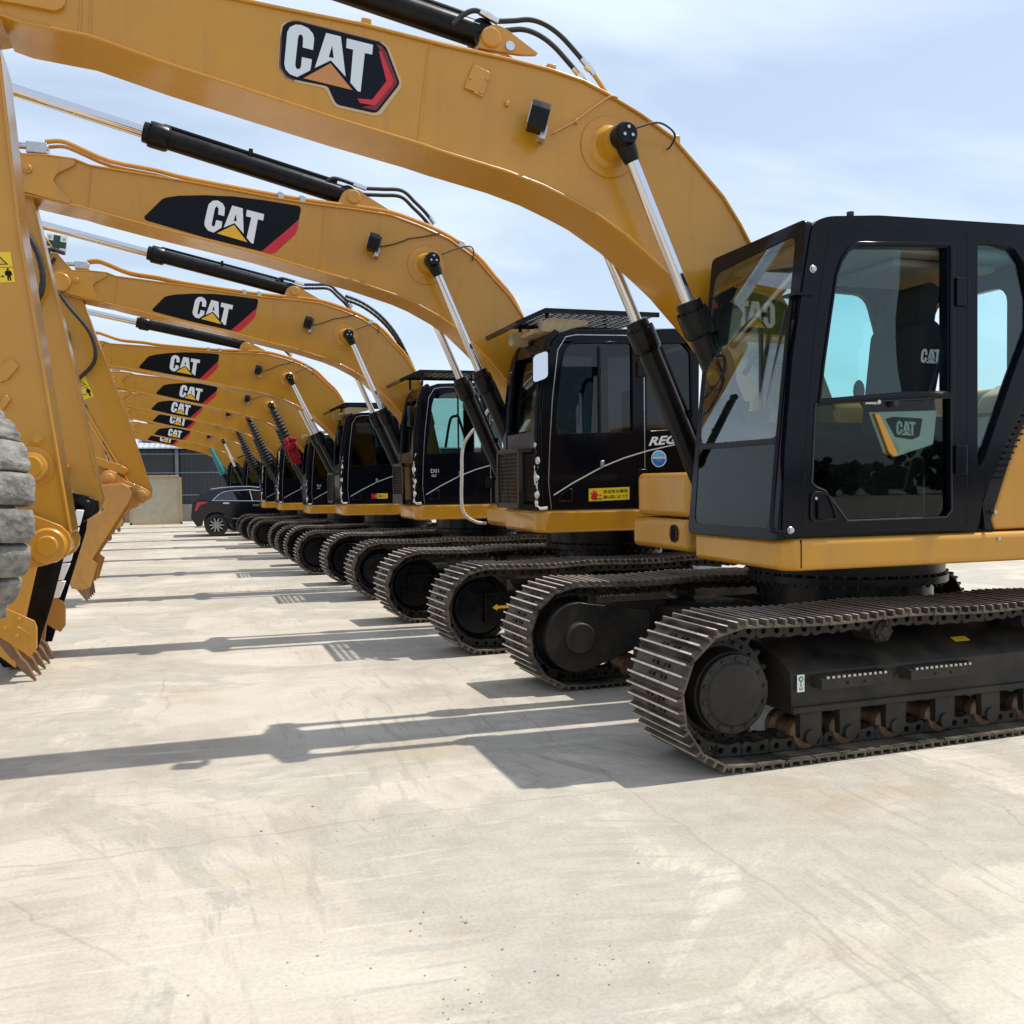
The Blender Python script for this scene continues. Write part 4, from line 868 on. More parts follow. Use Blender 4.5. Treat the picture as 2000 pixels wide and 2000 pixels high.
    if opt['mirror']:
        px_ = -1.27; mb = MB()
        mb.plate((px_-.20, NB-.12, 2.56), Vector((.34, -.05, .13)).normalized(), Vector((.16, .40, .9)).normalized(), rrect(0, .17, 0, .32, .045), (), .03, 0)
        o_ = mb.build('mirror', 'black_satin', cb, key=K+'mi')
        mb = MB(); mb.plate((px_-.20, NB-.123, 2.56), Vector((.34, -.05, .13)).normalized(), Vector((.16, .40, .9)).normalized(), rrect(.008, .162, .008, .312, .04), (), .003, 0); mb.build('mirror_glass', 'chrome', o_, key=K+'mg')
        mb = MB(); mb.tube([(px_-.04, NB+.02, 2.88), (px_+.03, NB+.02, 2.93), (px_+.18, NB+.02, 2.86)], .008, 8); mb.build('mirror_arm', 'steel', o_, key=K+'ma')
    elif opt['near']:
        mb = MB(); mb.prismx(rrect(NB+.1, NB+.3, 2.5, 2.8, .04), -1.42, -1.36); mb.tube([(-1.4, NB+.12, 2.78), (-1.4, NB+.1, 2.95), (-1.38, NB+.3, 2.96), (-1.3, NB+.32, 2.9)], .008, 6); mb.build('mirror', 'black_satin', cb, bevel=.012, key=K+'m2')
    if opt.get('stop'):
        P = [(x, .96, z) for x, z in t2([(960, 790), (940, 822), (906, 868), (902, 930), (902, 985), (911, 1008), (932, 1020), (950, 1022)], Y2+.96)]
        mb = MB(); mb.tube(curve(P, 6), .02, 10); mb.build('side_rail', 'foam_wrap', uf, key=K+'srail')
    # ---- boom
    YF2 = Y2-.23
    nz = t2([(40, 301), (0, 296), (-25, 305), (-38, 330), (-28, 358), (5, 372), (41, 375)], YF2)
    bt = t2([(41, 375), (141, 399), (161, 403), (186, 411), (290, 439), (414, 470), (497, 491), (600, 522), (698, 549), (781, 577), (815, 592), (861, 618), (892, 640), (931, 678), (960, 708), (988, 742), (1020, 790), (1045, 840)], YF2)
    tp = t2([(40, 301), (95, 304), (145, 311), (174, 323), (373, 356), (538, 387), (621, 400), (700, 410), (762, 420), (824, 443), (878, 468), (932, 507), (967, 548), (994, 577), (1019, 615), (1045, 665), (1062, 715), (1075, 770)], YF2)
    ft_ = t2([(1050, 870), (1062, 885), (1082, 885), (1095, 865)], YF2)
    pc = t2([(843, 509)], Y2-.38)[0]; pf = t2([(833, 518)], YF2)[0]
    rb = [tuple(t2([(635, 405), (622, 528)], YF2)), tuple(t2([(178, 326), (170, 404)], YF2)), tuple(t2([(905, 540), (878, 630)], YF2))]
    bm_ = boom(r, tp, bt, nz[1:-1], ft_, .22, rb, '2', None, pf)
    mb = MB(); ck = soften(t2([(40, 303), (90, 306), (147, 313), (146, 322), (110, 340), (104, 352), (112, 366), (138, 392), (134, 398), (41, 373), (-20, 350), (-25, 320)], YF2), .02); mb.prism(ck, .2, .24); mb.build('cheek_plate', 'yellow', bm_, bevel=.006, key=K+'ck2'); mb = MB(); mb.prism(ck, -.24, -.2)
    c = t2([(54, 331)], YF2)[0]; mb.cyl((c[0], -.24, c[1]), (c[0], -.27, c[1]), .04, 20, bev=.004); mb.cyl((c[0], -.27, c[1]), (c[0], -.285, c[1]), .022, 6)
    c = t2([(8, 335)], YF2)[0]; mb.build('cheek_plate', 'yellow', bm_, bevel=.006, key=K+'ck'); mb = MB(); mb.cyl((c[0], -.29, c[1]), (c[0], .29, c[1]), .13, 32, bev=.012); mb.build('nose_boss', 'yellow', bm_, key=K+'nb')
    lp = t2([(731, 474)], YF2-.1)[0]; lamp(bm_, lp[0], -.31, lp[1], '2')
    mb = MB(); P = [(x, -.235, z) for x, z in t2([(742, 482), (765, 478), (790, 470), (800, 466), (830, 462), (862, 455)], YF2)]; mb.tube(curve(P, 4), .007, 6)
    P = [(x, y, z) for (x, z), y in zip(t2([(858, 501), (880, 492), (905, 483), (922, 481), (929, 490), (927, 506)], YF2-.1), (-.42, -.4, -.36, -.3, -.26, -.235))]; mb.tube(curve(P, 4), .007, 6); mb.build('lamp_cable', 'rubber', bm_, key=K+'cable')
    for yy, k in ((-.12, 0), (.03, 1)):
        mb = MB(); P = [(x, yy, z) for x, z in t2([(88, 277), (120, 276), (150, 287), (215, 315), (300, 332), (373, 350), (538, 381), (621, 394), (700, 404), (762, 414), (824, 436), (878, 462), (932, 500), (967, 541), (1000, 580), (1030, 640)], Y2-.12)]; mb.tube(curve(P, 3), .022 if not k else .018, 8); mb.build('boom_pipe', 'yellow', bm_, key=K+'bp%d' % k)
    for i, (x, z) in enumerate(t2([(548, 383), (590, 390), (900, 478)], Y2-.12)): mb = MB(); mb.box(x-.03, x+.03, -.17, .07, z-.035, z+.03); mb.build('pipe_clamp', 'steel', bm_, bevel=.006, key=K+'pcl%d' % i)
    mb = MB(); x, z = t2([(72, 287)], Y2-.12)[0]; mb.box(x-.09, x+.09, -.15, .06, z-.06, z+.04); mb.cyl((x-.2, -.12, z), (x+.1, -.12, z), .03, 12); mb.build('pipe_joint', 'steel', bm_, bevel=.006, key=K+'pj')
    for dy in (0, .08):
        P = [(x, -.06+dy, z-dy*.5) for x, z in t2([(627, 365), (640, 354), (655, 349), (690, 360), (712, 368), (745, 370), (785, 373), (810, 395), (830, 415), (848, 438)], Y2-.05)]
        mb = MB(); mb.tube(curve(P, 8), .02, 9, rib=.16 if opt.get('ribbed') else 0); mb.build('hydraulic_hose', 'rubber', bm_, key=K+'hh%d%s' % (dy*100, bool(opt.get('ribbed'))))
        mb = MB(); a, b = Vector(P[3]), Vector(P[4]); d = (b-a).normalized(); mb.cyl(a, a+d*.14, .026, 10); a = Vector(P[-1]); mb.cyl(a-Vector((.05, 0, -.07)), a, .024, 10); mb.build('hose_fitting', 'chrome', bm_, key=K+'hf%d' % (dy*100))
    if opt.get('ribbed'):
        for dy in (0, .07):
            P = [(x, -.06+dy, z-dy*.6) for x, z in t2([(830, 415), (880, 438), (930, 478), (970, 530), (1000, 590), (1022, 640)], Y2-.05)]
            mb = MB(); mb.tube(curve([(a, b, c+.06) for a, b, c in P], 9), .022, 9, rib=.18); mb.build('ribbed_hose', 'rubber', bm_)
    lg = t2([(655, 408), (668, 378), (680, 370), (700, 372), (712, 382), (760, 412)], Y2-.1); mb = MB(); mb.prism(soften(lg, .03), -.13, -.1); mb.prism(soften(lg, .03), .1, .13); c = t2([(690, 386)], Y2-.1)[0]; mb.cyl((c[0], -.15, c[1]), (c[0], .15, c[1]), .07, 24, bev=.01); mb.build('cylinder_lug', 'yellow', bm_, key=K+'lug')
    def e2(pts): return t2(pts, YF2, (260, 360), 5.084)
    yb = -.2105; mb = MB()
    mb.prism(soften(e2([(105, 320), (290, 140), (330, 125), (450, 108), (700, 102), (1000, 115), (1300, 152), (1650, 210), (1670, 235), (1648, 345), (1275, 662), (700, 520), (125, 352)]), .012, 3), yb-.0015, yb, 0)
    mb.prism(soften(e2([(1645, 350), (1635, 440), (1612, 492), (1415, 672), (1370, 686), (1275, 664)]), .008, 2), yb-.0015, yb, 1)
    mb.prism(e2([(735, 250), (750, 195), (790, 158), (840, 155), (890, 185), (912, 230), (905, 310), (845, 295), (850, 235), (830, 212), (812, 235), (780, 395), (792, 418), (812, 405), (825, 350), (885, 365), (878, 425), (800, 475), (745, 455), (712, 410), (708, 375)]), yb-.003, yb-.0015, 2)
    mb.prism(e2([(985, 205), (1090, 235), (1098, 485), (1008, 380), (900, 425)]), yb-.003, yb-.0015, 2, [e2([(1022, 290), (1030, 365), (998, 357)])])
    mb.prism(e2([(1130, 248), (1302, 292), (1292, 355), (1240, 343), (1195, 585), (1172, 578), (1128, 525), (1175, 325), (1122, 312)]), yb-.003, yb-.0015, 2)
    mb.prism(e2([(1003, 398), (1135, 570), (832, 482)]), yb-.003, yb-.0015, 3)
    mb.build('boom_emblem', ['black_print', 'red_print', 'white_print', 'amber_print'], bm_, key=K+'emb')
    # ---- cylinders
    fx, fz = 3.56-X2, 1.33
    for s_ in (-1, 1):
        pq = pc
        if opt.get('boomrot'): q_ = R(opt['boomrot']); a_, b_ = pc[0]-ft_[0][0], pc[1]-ft_[0][1]; pq = (ft_[0][0]+a_*math.cos(q_)-b_*math.sin(q_), ft_[0][1]+a_*math.sin(q_)+b_*math.cos(q_))
        hyd(r, 'lift_cylinder', (fx, s_*.385, fz), (pq[0], s_*.385, pq[1]), opt.get('exit', .57), .078, .042, bellow=opt.get('bellow'), capside=s_)
    a = t2([(676, 384)], Y2)[0]; b = t2([(-80, 142)], Y2)[0]; n0_ = t2([(8, 335)], Y2)[0]; sr = R(opt.get('srot', 0))
    def spv(x, z): dx_, dz_ = x-n0_[0], z-n0_[1]; return (n0_[0]+dx_*math.cos(sr)-dz_*math.sin(sr), n0_[1]+dx_*math.sin(sr)+dz_*math.cos(sr))
    b = spv(*b)
    hyd(r, 'stick_cylinder', (a[0], 0, a[1]), (b[0], 0, b[1]), .555, .098, .06, cap=False, bellow=None)
    # ---- stick (leans in under the boom's nose)
    YS2 = Y2-.15
    sp = t2([(-125, 150), (-95, 105), (-60, 118), (0, 240), (45, 305), (90, 502), (145, 724), (188, 930), (200, 975), (192, 1003), (168, 1016), (142, 1005), (110, 930), (40, 720), (-30, 480), (-75, 340)], YS2)
    mb = MB(); mb.prism(sp, -.14, .14); mb.strip(t2([(-60, 118), (0, 240), (45, 305), (90, 502), (145, 724), (188, 930)], YS2), -.155, .155, -.01, .006); sk_ = mb.build('stick', 'yellow', r, bevel=.006, key=K+'stick')
    B = Vector(t2([(168, 988)], YS2)[0]); k3 = .0069
    def b3(pts): return [(B.x+(x-1740)/5.68*k3*1.03, B.y-(y-610)/5.68*k3) for x, y in pts]
    mb = MB()
    mb.prism([(a_, b_) for a_, b_ in b3([(1090, -20), (1130, 10), (1580, 240), (1640, 300), (1600, 370), (1530, 330), (1100, 70), (1060, 20)])], -.2, -.165); 
    mb.prism([(a_, b_) for a_, b_ in b3([(1090, -20), (1130, 10), (1580, 240), (1640, 300), (1600, 370), (1530, 330), (1100, 70), (1060, 20)])], .165, .2)
    for x, y in ((1585, 300), (1090, 20)):
        c = b3([(x, y)])[0]; mb.cyl((c[0], -.24, c[1]), (c[0], .24, c[1]), .055, 20, bev=.006)
    mb.build('idler_link', 'yellow', sk_, bevel=.004, key=K+'il')
    mb = MB(); mb.prism(b3([(1060, 0), (1130, -10), (1480, 330), (1470, 420), (1380, 430), (1340, 400)]), -.09, .09); mb.build('bucket_link', 'yellow', sk_, bevel=.01, key=K+'bl')
    p0 = sp[0]; c = b3([(1090, 20)])[0]; hyd(sk_, 'bucket_cylinder', (p0[0]-.1, 0, p0[1]-.9), (c[0], 0, c[1]), .62, .06, .035, cap=False)
    mb = MB()
    for xx in (0, .09):
        P = [(B.x-.62+xx*.5+t*(.42), -.155, B.y+1.35-t*1.15) for t in (0, 1)]; mb.tube(P, .014, 8); q = Vector(P[1]); mb.cyl(q, q+Vector((.04, 0, -.1)), .024, 8, 1); mb.cyl(q+Vector((.04, 0, -.1)), q+Vector((.12, -.02, -.14)), .018, 8, 1)
    mb.build('stick_pipe', ['yellow', 'steel'], sk_, key=K+'sp')
    mb = MB(); n0 = t2([(8, 335)], Y2)[0]
    P = [(n0[0]+.14, -.2, n0[1]+.33), (n0[0]-.05, -.24, n0[1]+.38), (n0[0]-.12, -.26, n0[1]+.1), (n0[0]+.05, -.27, n0[1]-.35), (n0[0]+.3, -.26, n0[1]-.8), (n0[0]+.3, -.24, n0[1]-1.2), (n0[0]-.05, -.18, n0[1]-1.5)]
    mb.tube(curve(P, 10), .026, 9, rib=.16)
    P = [(n0[0]+.0, -.18, n0[1]+.28), (n0[0]-.2, -.2, n0[1]+.0), (n0[0]-.12, -.22, n0[1]-.5), (n0[0]+.02, -.22, n0[1]-.85), (n0[0]-.18, -.17, n0[1]-1.25)]; mb.tube(curve(P, 8), .022, 9)
    mb.build('nose_hose', 'rubber', sk_, key=K+'nh')
    if opt.get('warn'):
        a_ = Vector((B.x-.62, -.1415, B.y+1.42)); warn_sticker(sk_, a_, Vector((.95, 0, .25)).normalized(), Vector((-.25, 0, .95)).normalized(), .2, .32)
    if opt.get('cross'):
        mb = MB(); O = Vector((n0[0]-.12, -.1415, n0[1]+.38)); eu, ev = Vector((.97, 0, -.24)), Vector((.24, 0, .97)); w = .27
        mb.plate(O, eu, ev, rrect(0, w, 0, w, .01), (), .002, 0); t = .09
        mb.plate(O+Vector((0, -.001, 0)), eu, ev, [(t, .015), (w-t, .015), (w-t, t), (w-.01, t), (w-.01, w-t), (w-t, w-t), (w-t, w-.01), (t, w-.01), (t, w-t), (.01, w-t), (.01, t), (t, t)], (), .001, 1)
        for txt, u, v, hh, ww in (('安', .02, .195, .05, .05), ('全', .2, .2, .04, .05), ('第', .02, .02, .05, .06), ('一', .195, .03, .012, .055)): put_text(mb, txt, O+eu*u+ev*v+Vector((0, -.002, 0)), eu, ev, hh, 1, width=ww)
        mb.build('cross_sticker', ['white_print', 'dark_green_print'], sk_)
    # ---- bucket
    bcol = opt.get('bucket', 'yellow_dusty'); rot = opt.get('brot', 0)
    def spin(P):
        q = [];
        for a_, b_ in P: dx, dz = a_-B.x, b_-B.y; q.append((B.x+dx*math.cos(rot)+dz*math.sin(rot), B.y-dx*math.sin(rot)+dz*math.cos(rot)))
        return q
    bw = .58
    shell = spin(b3([(1640, 520), (1560, 468), (1290, 450), (1120, 410), (1050, 700), (960, 960), (895, 1200), (870, 1420), (900, 1560), (1010, 1600)]))
    plate_ = spin(b3([(1120, 402), (1290, 450), (1580, 465), (1635, 515), (1650, 590), (1600, 690), (1440, 890), (1280, 1100), (1150, 1260), (1060, 1590), (1010, 1600), (900, 1560), (870, 1420), (895, 1200), (960, 960), (1050, 700)]))
    if bcol == 'black_satin':
        plate_ = spin(b3([(1120, 402), (1290, 450), (1580, 465), (1640, 500), (1700, 620), (1620, 800), (1090, 1600), (1060, 1590), (1010, 1600), (900, 1560), (870, 1420), (895, 1200), (960, 960), (1050, 700)]))
    mb = MB()
    for s_ in (-1, 1): mb.prism(plate_, s_*bw-.012, s_*bw+.012)
    mb.strip(shell, -bw, bw, -.018, .0)
    ear = spin(b3([(1280, 450), (1320, 400), (1340, 330), (1380, 285), (1440, 275), (1500, 310), (1600, 430), (1780, 540), (1840, 600), (1820, 680), (1740, 710), (1580, 740), (1480, 640)]))
    for s_ in (-1, 1): mb.prism(ear, s_*.2-.018, s_*.2+.018)
    for q in spin(b3([(1425, 365), (1740, 610)])):
        for s_ in (-1, 1): mb.lathe((q[0], s_*.2, q[1]), (q[0], s_*.3, q[1]), [(0, .1), (.04, .095), (.045, .06), (.07, .055), (.075, .03)], 24)
    bk_ = mb.build('bucket', bcol, r, bevel=.005, key=K+'bk%s%.2f' % (bcol, rot))
    if bcol == 'black_satin':
        fw = MB()
        for k in range(5):
            u0, u1 = k/8, (k+.97)/8; j_ = random.uniform(-12, 12)
            q_ = [(1705-560*u0, 620+930*u0), (1705-560*u1, 620+930*u1), (1748-560*u1+j_, 630+930*u1), (1752-560*u0, 640+930*u0)]
            fw.prism(spin(b3(q_)), -bw-.03, -bw+.03)
        fw.build('foam_strip', 'white_print', bk_, bevel=.006)
    ct = spin(b3([(1030, 1150), (1190, 1330), (1080, 1590), (1030, 1500), (940, 1330)]))
    for s_ in (-1, 1): 
        mb = MB(); mb.prism(ct, min(s_*(bw+.012), s_*(bw+.03)), max(s_*(bw+.012), s_*(bw+.03)))
        for q in spin(b3([(1030, 1180), (960, 1300), (1090, 1270), (1020, 1390)])): mb.cyl((q[0], s_*(bw+.03), q[1]), (q[0], s_*(bw+.045), q[1]), .018, 6)
        mb.build('side_cutter', 'yellow_dusty' if bcol != 'black_satin' else 'black_satin', bk_, key=K+'ct%s%d%.2f' % (bcol, s_, rot))
    for k in range(5):
        y = -bw+.06+k*(2*bw-.12)/4; mb = MB(); T = spin(b3([(880, 1500), (1030, 1560), (1032, 1640), (1030, 1752), (1010, 1735), (935, 1590)])); c_ = sum((Vector(p) for p in T), Vector((0, 0)))/len(T)
        mb.prism(T, y-.045, y+.045); mb.v = [(a_, y+(b_-y)*(1-.75*max(0, min(1, (c_.y-cc+.1)/.22))), cc) for a_, b_, cc in mb.v]
        mb.build('tooth', 'worn_steel', bk_, key=K+'to%d%.2f' % (k, rot), bevel=.004)
    if opt.get('boomrot'):
        ph = R(opt['boomrot']); fx_, fz_ = ft_[0]
        def bv(x, z): a_, b_ = x-fx_, z-fz_; return (fx_+a_*math.cos(ph)-b_*math.sin(ph), fz_+a_*math.sin(ph)+b_*math.cos(ph))
    for o_ in (sk_, bk_):
        x_, z_ = spv(0, 0); o_.location = (x_, 0, z_); o_.rotation_euler = (0, -sr, 0)
    if opt.get('boomrot'):
        nn = bv(*n0_); k_ = (nn[1])/(n0_[1])
        x_, z_ = bv(0, 0); bm_.location = (x_, 0, z_); bm_.rotation_euler = (0, -ph, 0)
        for c_ in r.children:
            if c_.name.startswith('stick_cylinder'): c_.location = (x_, 0, z_); c_.rotation_euler = (0, -ph, 0)
        for o_ in (sk_, bk_): o_.scale = (k_,)*3; o_.location = (nn[0]-n0_[0]*k_, 0, nn[1]-n0_[1]*k_)
    return r
common = dict(near=True, visor=True, lamps=True, cage=True, rail=2.0, mirror=False)
def O(**k): d = dict(common); d.update(k); return d
mach = []
mach.append(build_b('excavator', X2, Y2, 1.0, O(label='yellow excavator with blue mirror and yellow stop-hand sticker on its black cab', letters='REGA', lw=.42, stop=True, arrow=True, mirror=True, rail=2.05, dx=-.27, trot=3, bucket='black_satin', brot=-.30)))
mach.append(build_b('excavator', 4.35, 14.6, .98, O(label='yellow excavator with see-through cab door and green cross sticker on its stick', letters='REGA', lw=.42, scribble=('D01', '003'), clear=True, lamps=False, cageplate=True, warn=True, cross=True, ribbed=True, front='sprocket', rail=2.1, dx=-.22, trot=2, srot=7)))
mach.append(build_b('excavator', 3.86, 18.6, .94, O(label='yellow excavator with red and yellow badge sticker low on its cab door', badge=True, rail=2.4, dx=-.1, boomrot=2.6)))
mach.append(build_b('excavator', 3.60, 22.5, .875, O(label='yellow excavator with the red cloth hanging on its black cylinder bellows', near=False, scribble=('Yol', '054'), visor=False, cage=False, bellow='rubber', exit=.46)))
mach.append(build_b('excavator', 3.30, 26.5, .865, O(label='yellow excavator half hidden directly behind the red cloth bundle', near=False, visor=False, lamps=False, cage=False, rail=2.9, bellow='rubber', exit=.46)))
mach.append(build_b('excavator', 3.12, 30.2, .85, O(label='yellow excavator parked directly in front of the black car', near=False, visor=False, lamps=False, cage=False, rail=2.9, clear=True, bellow='rubber', exit=.46)))
mach.append(build_b('excavator', 2.85, 36.0, .83, O(label='yellow excavator with bare chrome lift rods standing behind the black car', near=False, lamps=False, cage=False, rail=0, clear=True)))
mach.append(build_b('excavator', 2.45, 40.2, .83, O(label='farthest yellow excavator, with teal bellows on its lift cylinders', near=False, visor=False, lamps=False, cage=False, rail=0, clear=True, bellow='teal_rubber', exit=.46)))

# red cloth tied on the sixth machine
mb = MB()
cx, cz = onY(566, 866, 21.8)
for k in range(16): mb.blob((cx+random.uniform(-.10, .10), 21.8+random.uniform(-.08, .08), cz+random.uniform(-.13, .13)), (random.uniform(.03, .08), .05, random.uniform(.04, .09)), 10, jit=.2)
for k in range(4): mb.tube([(cx+.06*k-.05, 21.8, cz-.08), (cx+.07*k, 21.78, cz-.3), (cx+.08+.05*k, 21.8, cz-.46)], .03, 7)
tag(mb.build('cloth', 'red_cloth', None, sharp=60), 'bundle of red cloth hanging against the black bellows of a lift cylinder', 'cloth')

# ================================================================== spare bucket standing on its teeth, left
def spare():
    g0 = ground(68, 1331); g1 = ground(100, 1286); yc = (g0[1]+g1[1])/2; bw = .60; x0 = g0[0]
    r = empty('digging_bucket', (x0, yc, 0)); tag(r, 'mustard bucket with five worn teeth standing on the concrete at the left', 'bucket')
    def P(pts): return [(p[0]-x0, p[1]) for p in [onY(x, y, yc-bw) for x, y in pts]]
    side = P([(-60, 1090), (10, 1070), (60, 1085), (72, 1110), (50, 1190), (36, 1250), (30, 1305), (-30, 1260), (-110, 1190), (-130, 1130)])
    mb = MB(); mb.prism(side, -bw, -bw+.025); mb.prism([(a+.06, b) for a, b in side], bw-.025, bw); mb.strip([side[i] for i in (2, 1, 0, 9, 8, 7, 6)][::-1], -bw+.02, bw-.02, -.02, 0); sh = mb.build('bucket_shell', 'yellow', r, bevel=.004)
    cut = P([(8, 1185), (68, 1212), (73, 1225), (73, 1265), (62, 1280), (50, 1275), (-5, 1240), (-8, 1200)])
    mb = MB(); mb.prism(cut, -bw-.03, -bw)
    for q in P([(38, 1209), (34, 1242), (10, 1227)]): mb.cyl((q[0], -bw-.03, q[1]), (q[0], -bw-.05, q[1]), .02, 8)
    mb.prism(P([(32, 1220), (62, 1238), (60, 1240), (31, 1223)]), -bw-.034, -bw-.03)
    mb.build('side_cutter', 'yellow', r, bevel=.004)
    mb = MB(); c2 = [(a+.08, b+.02) for a, b in cut]; mb.prism(c2, bw-.03, bw+.005)
    mb.build('side_cutter', 'yellow_dusty', r, bevel=.004)
    mb = MB()
    for a, b in ((0, 0),): mb.strip(P([(44, 1120), (22, 1220), (10, 1290)]), -bw+.03, bw-.03, -.0, .02)
    mb.build('wear_plate', 'yellow_dusty', r)
    T = P([(-5, 1245), (22, 1262), (40, 1290), (52, 1300), (62, 1318), (70, 1333), (66, 1334), (46, 1318), (28, 1298), (0, 1262)])
    zmin = min(p[1] for p in T)
    for k in range(5):
        y = -bw+.05+k*(2*bw-.1)/4; mb = MB(); mb.prism([(a, b-zmin+.004) for a, b in T], y-.055, y+.055)
        mb.v = [(a, y+(b-y)*(.25+.75*max(0, min(1, c/.2))), c) for a, b, c in mb.v]; mb.build('tooth', 'worn_steel', r, bevel=.004)
spare()

# ================================================================== big worn tyre held on a stand at the left edge
def tyre():
    D = 4.1; c = onY(-168, 1003, D+.1); Rr = .455; r = empty('worn_tyre', (c[0], D, c[1])); tag(r, 'cracked grey tyre with chunky worn lugs at the left edge of the photo', 'tyre')
    mb = MB(); ax = Vector((.80, .60, -.06)).normalized(); p0 = -ax*.26; p1 = ax*.26
    mb.lathe(p0, p1, [(0, .22), (.02, .33), (.06, .39), (.13, Rr-.05), (.26, Rr-.04), (.39, Rr-.05), (.46, .39), (.5, .33), (.52, .22)], 72)
    o = mb.build('carcass', 'tyre_grey', r)
    a = ax.orthogonal(); a = (Vector((1, 0, 0))-ax*ax.x).normalized(); b = ax.cross(a)
    mb = MB(); n = 20; rnd = random.Random(3)
    for k in range(n):
        for row, (t0, t1_) in enumerate(((-.25, -.085), (-.075, .08), (.09, .25))):
            th0 = 2*math.pi*(k+.5*(row % 2)+.05)/n; w = 2*math.pi/n*rnd.uniform(.9, .965); m = 6; vs = []; hh = rnd.uniform(.0, .014)
            for i in range(m+1):
                th = th0+w*i/m
                for t, q in ((t0, Rr-.07), (t0+.004, Rr-.006+hh), ((t0+t1_)/2, Rr+.008+hh), (t1_-.004, Rr-.004+hh), (t1_, Rr-.07)):
                    qq = q+rnd.uniform(-.004, .004)*(q > Rr-.02); e = .018 if i in (0, m) and q > Rr-.02 else 0
                    vs.append(ax*(t+rnd.uniform(-.006, .006))+(a*math.cos(th)+b*math.sin(th))*(qq-e))
            fs = [(i*5+j, i*5+j+1, i*5+j+6, i*5+j+5) for i in range(m) for j in range(4)]+[(4, 3, 2, 1, 0), tuple(m*5+j for j in range(5))]
            mb.add(vs, fs)
    mb.build('tread', 'tyre_grey', r, bevel=.004, sharp=30, seg=1)
    mb = MB(); mb.lathe(p0*.7, p1*.7, [(0, .2), (.03, .22), (.18, .16), (.33, .22), (.364, .2)], 40); mb.build('rim', 'yellow_dusty', r)
    st = MB(); st.box(-.35, .0, -.2, .2, -c[1], -Rr-.03); st.box(-.45, .05, -.28, .28, -c[1], -c[1]+.04); st.box(-.4, .0, -.25, .25, -Rr-.05, -Rr+.03)
    s_ = st.build('tyre_stand', 'frame_black', None, bevel=.01); s_.location = (c[0]-.1, D, c[1]); tag(s_, 'black steel stand under the grey tyre', 'stand')
tyre()

